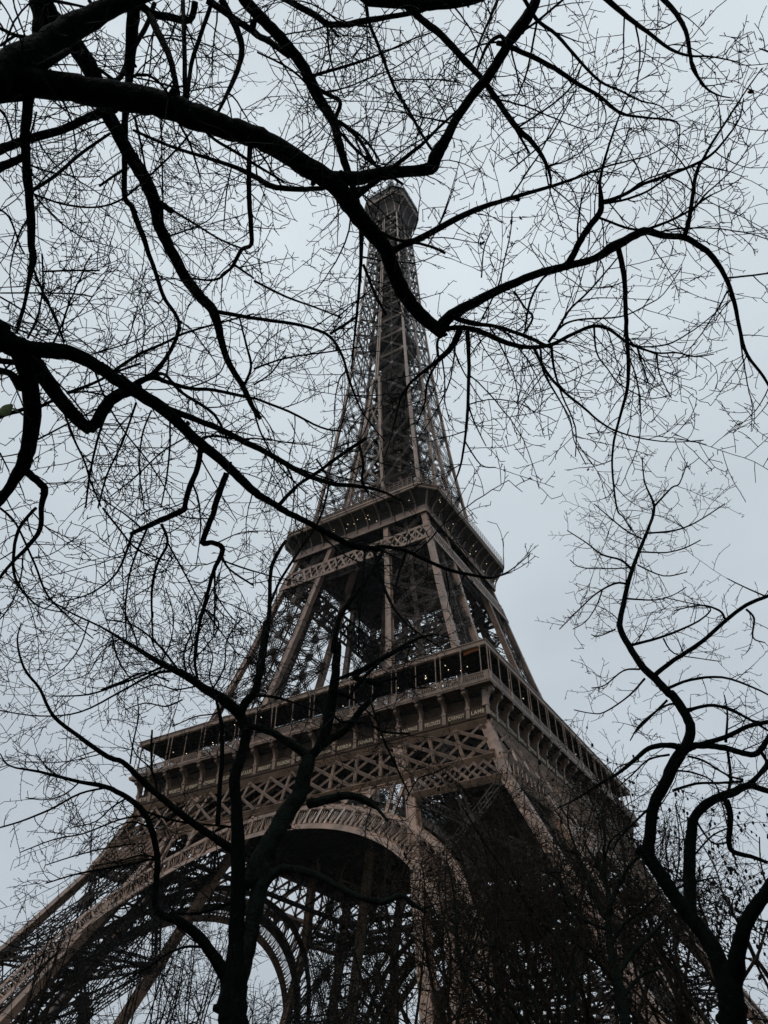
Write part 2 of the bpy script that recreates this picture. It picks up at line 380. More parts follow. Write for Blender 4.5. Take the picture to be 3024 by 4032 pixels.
# ---- spandrel arcade between arch and girder
def side_spandrel():
    mb = MB(); step = 3.9
    def zr(x):
        r = RC+4.3
        return (S0+math.sqrt(max(0, r*r-x*x)))/SA if abs(x) < r else 0
    for s in (-1, 1):
        for k in range(1, 6):
            x0, x1 = 3.9*k+.6, 3.9*(k+1)+.6
            zi = zr(x0)
            if x0 > IN(zi)+.3: break
            z_hi = ZM-.4
            if z_hi-zi > .3: mb.beam(fp(s*x0, zi-.2, .05), fp(s*x0, z_hi, .05), .5, .35, NV0)
            xc = (x0+min(x1, IN(44)+.2))/2; rr = (min(x1, IN(44)+.2)-x0)/2-.25
            zt = z_hi-.5
            if rr > .8 and zt-rr > zr(xc)-.8:
                arc = [fp(s*(xc+rr*math.cos(a)), zt-rr/SA+rr*math.sin(a)/SA, .08) for a in np.linspace(0, math.pi, 11)]
                top = [fp(s*(xc+rr*math.cos(a)), z_hi+.1, .08) for a in np.linspace(0, math.pi, 11)]
                for i in range(10):
                    q = [arc[i], arc[i+1], top[i+1], top[i]]; q2 = [a-NV0*.25 for a in q]
                    mb.add(q+q2, MB.BF)
                for p, q in zip(arc[:-1], arc[1:]): mb.beam(p, q, .22, .45, NV0)
        # struts down the leg edge to the ring
        for z in (38, 34, 30):
            xa = IN(z)+.4; 
            th = math.asin(min(1, xa/(RC+4)))
            zz_ = zr(xa)
        mb.beam(fp(0, 44.7, .06), fp(s*(IN(44)+.4), 44.7, .06), .45, .3, NV0)
        mb.beam(fp(s*(IN(44)+.3), 44.6, .0), ap(RC+4, s*R(32), 0), .5, .3, NV0)
    return mb
gf, gr_ = side_girder(); gobj = [obj('lattice_girder', gf, IRON, TW)]; obj('rear_truss', gr_, IRON_D, gobj[0])
rim, orn, rra = side_arch()
ra = obj('arch', rim, IRON, TW, ); obj('arch_ornament', orn, IRON, ra); obj('rear_rib', rra, IRON_D, ra)
spn = obj('spandrel_arcade', side_spandrel(), IRON, TW)
for k in (1, 2, 3):
    for o in (gobj[0], ra, spn): copy_rot(o, k, TW)

# ---- first floor: frieze, brackets, ledge, balustrade, columns, roof
HL = 35.35; PW = 3.85; FY = 33.7
def side_first():
    fr = MB()
    x = FY
    fr.box(-x, x, -FY, -FY+.5, 52.4, 54.36); fr.box(-33.2, 33.2, -33.2, -32.9, 54.3, 56.6)
    # moulded strips: lower cornice, name band, upper string
    fr.box(-x-.32, x+.32, -FY-.32, -FY, 52.15, 52.75); fr.box(-x-.45, x+.45, -FY-.45, -FY-.1, 52.5, 52.66)
    for i in range(18):
        x0 = (i-9)*PW+.42*(1); x1 = (i-8)*PW-.42
        x1 = min(x1, FY); x0 = max(x0, -FY)
        fr.box(x0, x1, -FY-.14, -FY, 52.98, 54.12)           # name tablet
        fr.box(x0-.05, x1+.05, -FY-.2, -FY, 54.18, 54.32); fr.box(x0-.05, x1+.05, -FY-.2, -FY, 52.8, 52.93)
        fr.box((x0+x1)/2-.03, (x0+x1)/2+.03, -33.24, -33.2, 54.4, 56.2)
        for q in (.25, .75): fr.box(x0+(x1-x0)*q-.02, x0+(x1-x0)*q+.02, -33.23, -33.2, 54.4, 56.2)
    # coving up to the ledge
    prof = [(33.2, 55.7), (33.3, 56.3), (33.6, 56.7), (34.2, 56.98), (HL-.1, 57.05)]
    fr.rings([[(-a, -a, z), (a, -a, z)] for a, z in prof], closed=False)
    fo = obj('name_frieze', fr, FRZ, TW)
    lg = MB()
    def ring_side(prof): lg.rings([[(-a, -a, z), (a, -a, z)] for a, z in prof], closed=False)
    ring_side([(HL-.15, 57.02), (HL-.05, 57.05), (HL-.02, 57.25), (HL+.05, 57.3), (HL+.05, 57.6), (HL-.1, 57.68), (HL-.8, 57.7), (IN(57), 57.72)])
    # underside of the gallery floor
    lo = obj('ledge', lg, IRON, TW)
    bl = MB(); ry = HL-.28
    for z, h, w_ in ((58.85, .14, .22), (57.82, .12, .2), (58.55, .07, .08)): bl.beam((-ry, -ry, z), (ry, -ry, z), w_, h)
    nx = int(2*ry/.31)
    for i in range(nx):
        xx = -ry+2*ry*(i+.5)/nx; bl.beam((xx, -ry, 57.85), (xx, -ry, 58.8), .11, .09, (0, 1, 0))
        if i % 2 == 0: bl.box(xx-.08, xx+.23, -ry-.05, -ry+.03, 58.25, 58.34)
    for i in range(-9, 10):
        bw = .75 if i % 2 else .35
        bl.box(i*PW-bw/2, i*PW+bw/2, -ry-.13, -ry+.13, 57.7, 58.95)
    bo = obj('balustrade', bl, IRON, TW)
    rf = MB(); ra_ = 34.93
    rf.rings([[(-a, -a, z), (a, -a, z)] for a, z in [(ra_-.35, 63.25), (ra_-.1, 63.3), (ra_, 63.4), (ra_, 64.05), (ra_+.12, 64.1), (ra_+.12, 64.25), (ra_-.2, 64.33), (28.6, 64.7), (28.6, 63.5), (ra_-.35, 63.3)]], closed=False)
    ro = obj('gallery_roof', rf, IRON, TW)
    ce = MB(); ce.rings([[(-a, -a, 63.24), (a, -a, 63.24)] for a in (28.7, ra_-.38)], closed=False)
    for i in range(-17, 18): ce.beam((i*PW/2, -29.0, 63.13), (i*PW/2, -34.4, 63.13), .12, .16)
    obj('ceiling', ce, DECK, ro)
    bk = MB()                                            # a bracket, at x = 0 of the side
    bk.box(-.3, .3, -FY-.3, -FY, 52.8, 54.3); bk.box(-.38, .38, -FY-.38, -33.2, 54.2, 54.42); bk.box(-.26, .26, -FY-.34, -33.2, 54.42, 54.75)
    path = [(-FY-.1, 54.7), (-FY-.15, 55.2), (-FY-.38, 55.8), (-FY-.8, 56.3)]
    for (y0, z0), (y1, z1) in zip(path[:-1], path[1:]): bk.beam((0, y0, z0), (0, y1, z1), .34, .5, (0, 1, 0))
    bk.box(-.2, .2, -FY-.3, -33.2, 54.7, 56.7)
    bk.tube([(-.32, -FY-.95, 56.5), (.32, -FY-.95, 56.5)], .42, 14); bk.tube([(-.37, -FY-.95, 56.5), (.37, -FY-.95, 56.5)], .2, 10)
    bk.box(-.34, .34, -HL+.1, -FY+.3, 56.82, 57.1)
    bmesh_ = bk.mesh('bracket')
    first = True
    for i in range(-9, 10):
        if i == 9: continue
        b = obj('bracket', bmesh_, IRON, fo)
        b.location = ((i*PW if i > -9 else -FY-.05), 0, 0)
    co = MB()
    for zz0, zz1, rr in ((58.9, 59.1, .15), (62.95, 63.3, .15)): co.tube([(0, 0, zz0), (0, 0, zz1)], rr, 8)
    co.tube([(0, 0, 58.9), (0, 0, 63.3)], .085, 8)
    cm = co.mesh('column'); ci = []
    for i in range(-8, 9):
        if i % 2 or abs(i) == 8: ci += [i*PW-.42, i*PW+.42] if i % 2 else [i*PW]
        else: ci += [i*PW]
    ci += [-ry+.2, -ry+1.1, ry-1.1]
    for xx in ci:
        c = obj('column', cm, IRON, bo); c.location = (xx, -ry, 0)
    return fo, lo, bo, ro
sf = side_first()
for k in (1, 2, 3):
    for o in sf:
        if True: copy_rot(o, k, TW)
# floor slabs of the first floor
fl = MB()
def slab(mb, ro, ri, z0, z1, c=0, ci=0):
    def oc(r, c, z):
        if c == 0: return [(-r, -r, z), (r, -r, z), (r, r, z), (-r, r, z)]
        return [(-r+c, -r, z), (r-c, -r, z), (r, -r+c, z), (r, r-c, z), (r-c, r, z), (-r+c, r, z), (-r, r-c, z), (-r, -r+c, z)]
    mb.rings([oc(ri, ci, z0), oc(ro, c, z0), oc(ro, c, z1), oc(ri, ci, z1), oc(ri, ci, z0)])
slab(fl, FY-.02, 13.0, 56.2, 57.0)
for i in range(-8, 9):
    for a in (0, 1):
        for s in (-1, 1):
            p = [i*PW, s*13.2, 55.6]; q = [i*PW, s*33.2, 55.6]
            if a: p = [p[1], p[0], 55.5]; q = [q[1], q[0], 55.5]
            if abs(i*PW) > 13 and a: continue
            fl.lat(p, q, 1.0, .3, (1, 0, 0) if not a else (0, 1, 0), .15, .1, 1.2, False)
obj('first_floor_deck', fl, DECK, TW)
# glazed pavilions standing between the legs on the first floor
for k in range(4):
    pv = MB()
    pv.rings([[(-12.5, -27.6, 57.8), (9.5, -27.6, 57.8), (9.5, -19, 57.8), (-12.5, -19, 57.8)], [(-12.5, -30.2, 61.3), (9.5, -30.2, 61.3), (9.5, -19, 61.3), (-12.5, -19, 61.3)], [(-12.5, -29.0, 63), (9.5, -29.0, 63), (9.5, -19, 63.4), (-12.5, -19, 63.4)]])
    o = obj('glass_pavilion', pv, GLASS, TW); o.rotation_euler = (0, 0, k*math.pi/2)
    fm = MB()
    for i in range(10):
        x = -12.5+22*i/9; fm.beam((x, -27.65, 57.8), (x, -30.25, 61.3), .12, .15, (0, 1, 0)); fm.beam((x, -30.25, 61.3), (x, -29.05, 63), .12, .15, (0, 1, 0))
    fm.beam((-12.5, -30.27, 61.3), (9.5, -30.27, 61.3), .2, .3); fm.beam((-12.5, -19, 63.5), (9.5, -19, 63.5), .3, .3)
    obj('pavilion_frame', fm, DECK, o)

# names on the frieze, gilt capitals
SIDES = [
 "PETIET DAGUERRE WURTZ LE_VERRIER PERDONNET DELAMBRE MALUS BREGUET POLONCEAU DUMAS CLAPEYRON BORDA FOURIER BICHAT SAUVAGE PELOUZE CARNOT LAME",
 "SEGUIN LALANDE TRESCA PONCELET BRESSE LAGRANGE BELANGER CUVIER LAPLACE DULONG CHASLES LAVOISIER AMPERE CHEVREUL FLACHAT NAVIER LEGENDRE CHAPTAL"]
for k, names in enumerate(SIDES):
    for i, nm in enumerate(names.split()):
        cu = bpy.data.curves.new('t', 'FONT'); cu.body = nm.replace('_', ' '); cu.size = .80; cu.extrude = .04; cu.align_x = 'CENTER'; cu.space_character = 1.12; cu.offset = .012
        to = bpy.data.objects.new('t', cu); COL.objects.link(to)
        bpy.context.view_layer.update()
        me = bpy.data.meshes.new_from_object(to.evaluated_get(bpy.context.evaluated_depsgraph_get()))
        wd = max(v.co.x for v in me.vertices)-min(v.co.x for v in me.vertices); sc = min(1, 2.55/wd)
        COL.objects.unlink(to); bpy.data.objects.remove(to); bpy.data.curves.remove(cu)
        xc = (i-8.5)*PW; xc = min(max(xc, -32.3), 32.3)
        T = Matrix.Translation((xc, -FY-.16, 53.23)) @ Matrix.Rotation(math.pi/2, 4, 'X') @ Matrix.Diagonal((sc, 1, 1, 1))
        me.transform(T)
        o = obj('name_lettering', me, GOLD, TW); o.rotation_euler = (0, 0, k*math.pi/2)

# ---- truss between middle legs, and the second floor
def hp(z): return 28.04-(z-64)*.2391
def mp_(x, z, off=0): return np.array([x, -hp(z)-off, z])
def side_truss2():
    front, rear = MB(), MB()
    for off in (.0, -2.2):
        mb = rear if off else front
        for z in (105.8, 101.9): mb.beam(mp_(-hp(z), z, off), mp_(hp(z), z, off), .35, .65)
        n = 22
        for i in range(n+1):
            for d in (1, -1):
                if 0 <= i+d <= n:
                    xa = (-1+2*i/n)*hp(105); xb = (-1+2*(i+d)/n)*hp(102)
                    mb.beam(mp_(xa, 105.5, off+.1*d), mp_(xb, 102.2, off+.1*d), .45 if d > 0 else .28, .12, (0, 1, 0))
                    if i % 2 == 0: mb.beam(mp_(xa, 105.5, off), mp_((-1+2*i/n)*hp(102), 102.2, off), .22, .1, (0, 1, 0))
    return front, rear
tf, tr2 = side_truss2(); t2 = obj('cross_truss', tf, IRON, TW); obj('rear_truss', tr2, IRON_D, t2)
for k in (1, 2, 3): copy_rot(t2, k, TW)
def octo(r, c, z): return [(-r+c, -r, z), (r-c, -r, z), (r, -r+c, z), (r, r-c, z), (r-c, r, z), (-r+c, r, z), (-r, r-c, z), (-r, -r+c, z)]
R2, C2 = 20.34, 3.46
prof2 = [(17.35, .25, 110.5), (17.45, .3, 110.9), (17.3, .3, 110.95), (17.3, .35, 112.2), (17.55, .6, 113.0), (18.1, 1.2, 113.8), (18.9, 2.1, 114.5), (19.8, 3.0, 115.0), (R2-.15, C2, 115.2)]
cv = MB(); cv.rings([octo(*p) for p in prof2]); cv.rings([octo(16.8, .2, 110.5), octo(17.35, .25, 110.5)])
s2 = obj('second_floor_coving', cv, IRON_D, TW)
fz = MB(); fz.rings([octo(17.36, .26, 110.3), octo(17.52, .3, 110.35), octo(17.52, .3, 110.95), octo(17.36, .3, 111.0)])
fz.rings([octo(17.33, .3, 111.0), octo(17.33, .35, 112.4)])
obj('frieze_band', fz, IRON, s2)
def rz(p, k):
    x, y, z = p
    for _ in range(k): x, y = -y, x
    return np.array((x, y, z))
def rib_mesh(pr, wd, dp):
    m = MB()
    for (a, z), (b, z1) in zip(pr[:-1], pr[1:]): m.beam((0, -a-.04, z), (0, -b-.04, z1), wd, dp, (0, -1, 0))
    return m.mesh('cove_rib')
def place_ribs(parent, mid_m, cor_m, xs):
    for k in range(4):
        for x in xs:
            o = obj('cove_rib', mid_m, IRON, parent); o.matrix_local = Matrix.Rotation(k*math.pi/2, 4, 'Z') @ Matrix.Translation((x, 0, 0))
        if cor_m:
            o = obj('cove_rib', cor_m, IRON, parent); o.matrix_local = Matrix.Rotation(k*math.pi/2+math.pi/4, 4, 'Z')
place_ribs(s2, rib_mesh([(17.4, 110.9), (17.5, 112.2), (17.8, 113.0), (18.35, 113.8), (19.2, 114.55), (20.1, 115.05)], .2, .24),
    rib_mesh([(24.4, 110.9), (24.6, 112.2), (25.0, 113.2), (25.5, 114.2), (26.0, 115.0)], .28, .3), [i*3.0 for i in range(-5, 6)])
ld = MB(); ld.rings([octo(R2-.2, C2, 115.15), octo(R2, C2, 115.3), octo(R2, C2, 115.75), octo(R2+.15, C2, 115.85), octo(R2+.15, C2, 116.35), octo(R2-.1, C2, 116.45), octo(R2-1.2, C2-.5, 116.5), octo(6.0, 1, 116.5), octo(6.0, 1, 115.1), octo(R2-.2, C2, 115.15)])
obj('second_floor_ledge', ld, IRON, TW)
dk = MB(); slab(dk, 17.2, 5.5, 113.0, 113.5, .3, .5)
for i in range(-5, 6):
    for a in (0, 1):
        p, q = (i*3.3, -17, 112.7), (i*3.3, 17, 112.7)
        if a: p, q = (p[1], p[0], 112.4), (q[1], q[0], 112.4)
        dk.beam(p, q, .25, .7)
obj('second_floor_deck', dk, DECK, TW)
rl = MB()
def octo_rail(mb, r, c, z, hgt, n=40, post=.07, bars=(1, .55)):
    P = [np.array(p, float) for p in octo(r, c, z)]
    for i in range(8):
        a, b = P[i], P[(i+1) % 8]; L = np.linalg.norm(b-a)
        for t in bars: mb.beam(a+(0, 0, hgt*t), b+(0, 0, hgt*t), post, post)
        m = max(1, int(L/1.1))
        for j in range(m+1): q = a+(b-a)*j/m; mb.beam(q, q+(0, 0, hgt), post, post, (1, 0, 0))
octo_rail(rl, R2-.1, C2, 116.4, 2.3, bars=(1, .7, .45, .2))
obj('second_floor_railing', rl, IRON, TW)
up2 = MB(); slab(up2, 17.0, 6.0, 120.2, 120.7, 2.4, 1); octo_rail(up2, 16.9, 2.4, 120.7, 1.3)
for k in range(4):
    for x in (-13, -8, -3, 3, 8, 13): p = rz((x, -15.6, 116.5), k); up2.beam(p, p+(0, 0, 3.8), .3, .3, (1, 0, 0))
    a, b = rz((-6, -14, 0), k), rz((6, -10, 0), k)
    x0, x1 = sorted((a[0], b[0])); y0, y1 = sorted((a[1], b[1])); up2.box(x0, x1, y0, y1, 116.6, 119.6)
obj('upper_deck', up2, IRON_D, TW)

# ---- upper shaft: single faces above the merge, bracing between upper legs below it
DG = MB(); FR = MB()
lv = [117, 128, 138.5, 149.5, 160.5, 171.5, 181.5, 191, 199.5, 207.5, 215, 222, 228.5, 235, 241, 246.5, 252, 257, 262, 266.5]
for k in range(4):
    nv = rz((0, -1, 0), k)
    for z0, z1 in zip(lv[:-1], lv[1:]):
        o0, o1, i0, i1 = OU(z0), OU(z1), IN(z0), IN(z1)
        if z0 >= 171:
            sc = np.interp(z0, (171, 266), (1, .62))
            for s in (-1, 1):
                L = [rz((s*.3, -o0+.3, z0), k), rz((s*.3, -o1+.3, z1), k), rz((s*(o0-.3), -o0+.3, z0), k), rz((s*(o1-.3), -o1+.3, z1), k)]
                FR.lat(L[1], L[3], .55*sc, .4*sc, nv, .08*sc, .05, .8, False)
                DG.lat(L[0], L[3], .5*sc, .35*sc, nv, .09*sc, .06, .9, False); DG.lat(L[2], L[1], .5*sc, .35*sc, nv, .09*sc, .06, .9, False)
                m0, m1 = (L[0]+L[2])/2, (L[1]+L[3])/2; DG.lat(m0, m1, .35*sc, .3*sc, nv, .07*sc, .05, .9, False)
                c = (L[0]+L[1]+L[2]+L[3])/4; FR.beam(c-(0, 0, .5*sc), c+(0, 0, .5*sc), .8*sc, .3, nv)
            FR.beam(rz((-.32, -o0+.3, z0), k), rz((-.32, -o1+.3, z1), k), .4*sc, .45*sc, nv); FR.beam(rz((.32, -o0+.3, z0), k), rz((.32, -o1+.3, z1), k), .4*sc, .45*sc, nv)
            FR.beam(rz((o0-.3, -o0+.3, z0), k), rz((o1-.3, -o1+.3, z1), k), .62*sc, .62*sc, nv)
            for s in (-1, 1):                       # gusset leaves at the corners
                for e in (-1, 1):
                    p = rz((s*(o1-.5), -o1+.1, z1), k); q = rz((s*(o1-1.6), -o1+.1, z1+e*.6), k); FR.taper(p, q, .5*sc, .06, .15*sc, .06, nv)
        else:
            a0, a1 = rz((-i0, -o0+.3, z0), k), rz((-i1, -o1+.3, z1), k); b0, b1 = rz((i0, -o0+.3, z0), k), rz((i1, -o1+.3, z1), k)
            FR.lat(a1, b1, .5, .4, nv, .08, .05, .8, False)
            if i1 > 1: FR.lat(a0, b1, .4, .3, nv, .07, .05, .9, False); FR.lat(b0, a1, .4, .3, nv, .07, .05, .9, False)
    # diaphragms
for z in lv[1:]:
    o = OU(z)-.3
    for p, q in (((-o, -o, z), (o, o, z)), ((o, -o, z), (-o, o, z)), ((-o, 0, z), (0, -o, z)), ((o, 0, z), (0, -o, z)), ((-o, 0, z), (0, o, z)), ((o, 0, z), (0, o, z))):
        DG.lat(p, q, .45, .4, (0, 0, 1), .09, .07, 1.0, False)
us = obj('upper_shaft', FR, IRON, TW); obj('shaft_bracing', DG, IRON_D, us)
co = MB(); z = 117.0
while z < 262:
    h = np.interp(z, (117, 262), (2.9, 2.0))
    for k in range(4):
        nv = rz((0, -1, 0), k)
        co.beam(rz((h, -h, z), k), rz((h, -h, z+4.2), k), .35, .35, nv); co.beam(rz((0, -h, z), k), rz((0, -h, z+4.2), k), .28, .28, nv)
        co.beam(rz((-h, -h, z), k), rz((h, -h, z), k), .25, .4)
        # screens with gaps
        for s in (-1, 1):
            c = rz((s*h*.5, -h+.25, z+2.0), k)
            if rng.random() < .95: co.beam(c-(0, 0, 1.95), c+(0, 0, 1.75), h*.92, .1, nv)
        co.beam(rz((-h, -h+.1, z), k), rz((h, -h+.1, z+4.2), k), .2, .15, nv)
        # stair flights round the core
        co.beam(rz((-h-1.2, -h-1.2, z+k), k), rz((h+1.2, -h-1.2, z+1+k), k), .9, .15); co.beam(rz((-h-1.2, -h-1.7, z+1+k), k), rz((h+1.2, -h-1.7, z+2+k), k), .06, .5)
    z += 4.2
obj('lift_shaft', co, IRON_D, TW)
ipf = MB(); ipf.rings([octo(4.6, 1.6, 193.6), octo(6.4, 2.2, 195.6), octo(6.4, 2.2, 197.2), octo(6.2, 2.2, 197.2), octo(6.2, 2.2, 195.9), octo(4.3, 1.6, 194.1), octo(4.6, 1.6, 193.6)])
ipf.rings([octo(.5, .1, 195.8), octo(6.3, 2.2, 195.8)]); ipf.rings([octo(4.4, 1.4, 197.2), octo(4.4, 1.4, 200.4), octo(3, 1, 201)]); octo_rail(ipf, 6.2, 2.2, 197.2, 1.3)
obj('intermediate_platform', ipf, IRON_D, TW)

# ---- top platform and summit
R3, C3 = 8.55, 3.1
tp = MB()
tp.rings([octo(5.6, .3, 265.6), octo(5.75, .4, 267.2), octo(6.2, .9, 269.2), octo(7.0, 1.8, 271.2), octo(8.0, 2.7, 272.8), octo(R3-.1, C3, 273.6)])
tp.rings([octo(3, .5, 266), octo(5.6, .3, 265.9)])
top = obj('top_platform', tp, IRON_D, TW)
place_ribs(top, rib_mesh([(5.65, 265.6), (5.85, 267.2), (6.3, 269.2), (7.1, 271.2), (8.1, 272.8), (R3-.1, 273.5)], .26, .3), None, (-5.0, -1.9, 1.9, 5.0))
cb = MB()
cb.rings([octo(R3-.1, C3, 273.5), octo(R3+.1, C3, 273.7), octo(R3+.1, C3, 274.2), octo(R3-.1, C3, 274.3), octo(R3-.1, C3, 274.9), octo(R3+.08, C3, 275.0), octo(R3+.08, C3, 275.4), octo(R3-.2, C3, 275.5)])
obj('ledge', cb, IRON, top)
cc = MB(); cc.rings([octo(R3-.25, C3, 275.4), octo(R3-.25, C3, 278.6), octo(R3+.05, C3, 278.8), octo(R3+.05, C3, 279.1), octo(7.0, 2.5, 279.3), octo(.5, .1, 279.4)])
for k in range(4):
    for i in range(-5, 6): cc.beam(rz((i*1.0, -R3+.18, 275.5), k), rz((i*1.0, -R3+.18, 278.7), k), .09, .12, (1, 0, 0))
octo_rail(cc, R3-.2, C3, 279.2, 2.2, bars=(1, .8, .6, .4, .2))
cc.rings([octo(4.4, 1.5, 279.3), octo(4.4, 1.5, 283.5), octo(4.7, 1.5, 283.7), octo(3.2, 1, 286), octo(2.6, .8, 286.2), octo(2.6, .8, 290), octo(2.9, .9, 290.2), octo(1.6, .5, 292.4), octo(1.5, .5, 296.5)])
obj('summit_cabin', cc, IRON_D, top)
an = MB()
an.lat((0, 0, 296), (0, 0, 309), 1.6, 1.6, (0, 1, 0), .22, .14, .7); an.lat((0, 0, 309), (0, 0, 318), .9, .9, (0, 1, 0), .16, .12, .8); an.tube([(0, 0, 318), (0, 0, 325)], .16, 6)
for i in range(26):
    z = rng.uniform(292, 316); a = rng.uniform(0, 6.28); L = rng.uniform(.8, 2.0); an.beam((0, 0, z), (L*math.cos(a), L*math.sin(a), z+.1), .1, .1)
    an.beam((L*math.cos(a), L*math.sin(a), z-.7), (L*math.cos(a), L*math.sin(a), z+.9), .18, .14, (1, 0, 0))
for i in range(70):
    a = rng.uniform(0, 6.28); r_ = rng.uniform(6.2, 8.6); x, y = r_*math.cos(a), r_*math.sin(a); h = rng.uniform(1.6, 4.6)
    an.beam((x, y, 279.2), (x, y, 279.2+h), .08, .08, (1, 0, 0))
    if i % 4 == 0: an.ball((x, y, 279.2+h*.6), .5, 8, 4, (1, 1, .4))
for i in range(24):
    a = rng.uniform(0, 6.28); r_ = rng.uniform(3, 4.4); x, y = r_*math.cos(a), r_*math.sin(a); h = rng.uniform(2, 5); an.beam((x, y, 284), (x, y, 284+h), .12, .12, (1, 0, 0))
obj('antenna', an, IRON_D, top)

# small lamps burning on the galleries
bs = []
lb = MB(); lb.ball((0, 0, 0), .07, 6, 4); lm_ = lb.mesh('lamp_bulb'); lm_.materials.append(BULB)
for i in range(34):
    k = int(rng.integers(0, 2)); x = rng.uniform(-32, 33); y = -rng.uniform(29.5, 34.3); p = rz((x, y, rng.uniform(61.8, 63.0)), k); bs.append(p)
for i in range(30):
    k = int(rng.integers(0, 2)); x = rng.uniform(-16, 17); p = rz((x, -rng.uniform(17.3, 19.6), 0), k); d = (max(abs(p[0]), abs(p[1]))-17.3)/3.0
    bs.append(np.array([p[0], p[1], 112.0+2.6*math.sqrt(max(0, d))-.1]))
for p in bs:
    o = bpy.data.objects.new('lamp_bulb', lm_); COL.objects.link(o); o.parent = TW; o.location = p
lb2 = MB(); lb2.ball((0, 0, 0), .16, 8, 5); o = obj('lamp_bulb', lb2, BULB, TW); o.location = (23.0, -31.5, 62.6)
fb = MB(); fb.rings([[(31.2, -34.7, 63.0), (32.3, -34.75, 63.2), (33.6, -34.7, 63.1)], [(31.0, -34.4, 62.7), (32.2, -34.3, 62.95), (33.8, -34.4, 62.9)]], closed=False)
obj('orange_cloth', fb, ORANGE, TW)
#@@TREES
# ------------------------------------------------------------------ trees
# limbs are laid out as view rays with a distance of their own, then grown with real thickness
TILES = {'1': (0, 0, .6028), '2': (1000, 0, .6028), '3': (2024, 0, .6028), '4': (0, 1000, .6028), '5': (1000, 1000, 1.0504), '6': (2024, 1000, 1.0504),
         '7': (0, 2000, 1.0504), '8': (2024, 1900, 1.0504), 'r': (400, 2450, .6631), 'b': (0, 3000, .7836), 'c': (1000, 3200, .7836), 'd': (2000, 2700, .6172),
         'e': (1000, 1900, .3014), 'g': (1000, 1850, .6631), 'x': (1350, 2300, .3014), 'h': (1300, 2450, .7836), 'o': (0, 0, 1.8228)}
def raydir(px, py):
    return nrm(CF+CR*(px-IW/2)/FPX-CU*(py-IH/2)/FPX)
def topix(P):
    d = P-CAM; z = d@CF; return np.stack([IW/2+FPX*(d@CR)/z, IH/2-FPX*(d@CU)/z], -1)
def at(px, py, D, hor):
    d = raydir(px, py); k = D/(math.hypot(d[0], d[1]) if hor else 1); return CAM+d*k
def dist(P, hor):
    v = P-CAM; return math.hypot(v[0], v[1]) if hor else float(np.linalg.norm(v))
def smooth(P, Rr, n=4):
    P = np.asarray(P); m = len(P); Q = []; S = []
    for i in range(m-1):
        p0 = P[max(i-1, 0)]; p1 = P[i]; p2 = P[i+1]; p3 = P[min(i+2, m-1)]
        for j in range(n):
            t = j/n; Q.append(.5*((2*p1)+(-p0+p2)*t+(2*p0-5*p1+4*p2-p3)*t*t+(-p0+3*p1-3*p2+p3)*t**3)); S.append(Rr[i]+(Rr[i+1]-Rr[i])*t)
    Q.append(P[-1]); S.append(Rr[-1]); return np.array(Q), np.array(S)
class Tree:
    def __init__(s, hor, D): s.hor = hor; s.D = D; s.br = []
    def nearest(s, px, py):
        best = (1e9, None, None)
        for P, r, pix in s.br:
            d = np.hypot(pix[:, 0]-px, pix[:, 1]-py); i = int(d.argmin())
            if d[i] < best[0]: best = (d[i], P[i], r[i])
        return best
    def add(s, spec, snap='S', delta=0.0, D0=None):
        """spec: 't x,y,w x,y,w | t ...' with w the width in tile pixels (carried on when left out)"""
        pts = []; w_ = 4
        for seg in spec.split('|'):
            tk = seg.split(); ox, oy, sc = TILES[tk[0]]
            for q in tk[1:]:
                v = [float(a) for a in q.split(',')]
                if len(v) > 2: w_ = v[2]*sc
                pts.append([ox+v[0]*sc, oy+v[1]*sc, w_])
        # widths given at some points only: interpolate
        n = len(pts); rev = snap == 'E'
        if rev: pts = pts[::-1]
        if D0 is not None: d0 = D0
        else:
            b = s.nearest(pts[0][0], pts[0][1]); d0 = dist(b[1], s.hor) if b[1] is not None and b[0] < 260 else s.D
        acc = [0]
        for a, b in zip(pts[:-1], pts[1:]): acc.append(acc[-1]+math.hypot(a[0]-b[0], a[1]-b[1]))
        ph = rng.uniform(0, 6.28)
        P = []; Rr = []
        for p, a in zip(pts, acc):
            t = a/acc[-1]; D = d0+delta*t+.12*math.sin(ph+3*t)*min(1, t*3)
            X = at(p[0], p[1], D, s.hor); P.append(X); Rr.append(max(p[2]*(1.1 if p[2] > 60 else 1.14 if p[2] > 20 else 1.3), 4.2)*.5*float((X-CAM)@CF)/FPX)
        P, Rr = smooth(P, Rr)
        if len(P) > 4:
            L = np.linalg.norm(P[0]-P[-1]); P[1:-1] += rng.normal(0, 1, (len(P)-2, 3))*Rr[1:-1, None]*.05
            Rr = Rr*(1+rng.normal(0, .018, len(Rr)))
        s.br.append((P, Rr, topix(P))); return s.br[-1]

# --- tree A: the old tree overhead, its trunk standing left of the view
TA = Tree(False, 8.0)
tx, ty = at(-900, 900, 8.6, False)[:2]
trunkA = [np.array([tx, ty, GZ-.3]), np.array([tx+.1, ty, 3.0]), np.array([tx, ty+.1, 5.5]), at(-600, 760, 8.5, False)]
def raw(T, P, Rr):
    P, Rr = smooth(P, Rr); T.br.append((P, Rr, topix(P)))
raw(TA, trunkA, [.42, .36, .31, .26])
a0 = at(-600, 760, 8.5, False)
raw(TA, [a0, at(-350, 480, 8.3, False), at(-100, 330, 8.1, False), at(30, 315, 8.0, False)], [.26, .22, .18, .155])
A = TA.add
A('1 0,530,190 230,540,165 450,575,158 650,610,160 850,640,160 1050,680,150 1300,770,150 1500,840,128 | 2 0,890,125 150,960,122 300,1060,118 450,1150,118 560,1240,108 640,1360,108 740,1480,98 850,1610,88 | 5 530,80,50 570,160,48 620,225,46 680,275,44 708,302,34', D0=8.0, delta=-.6)
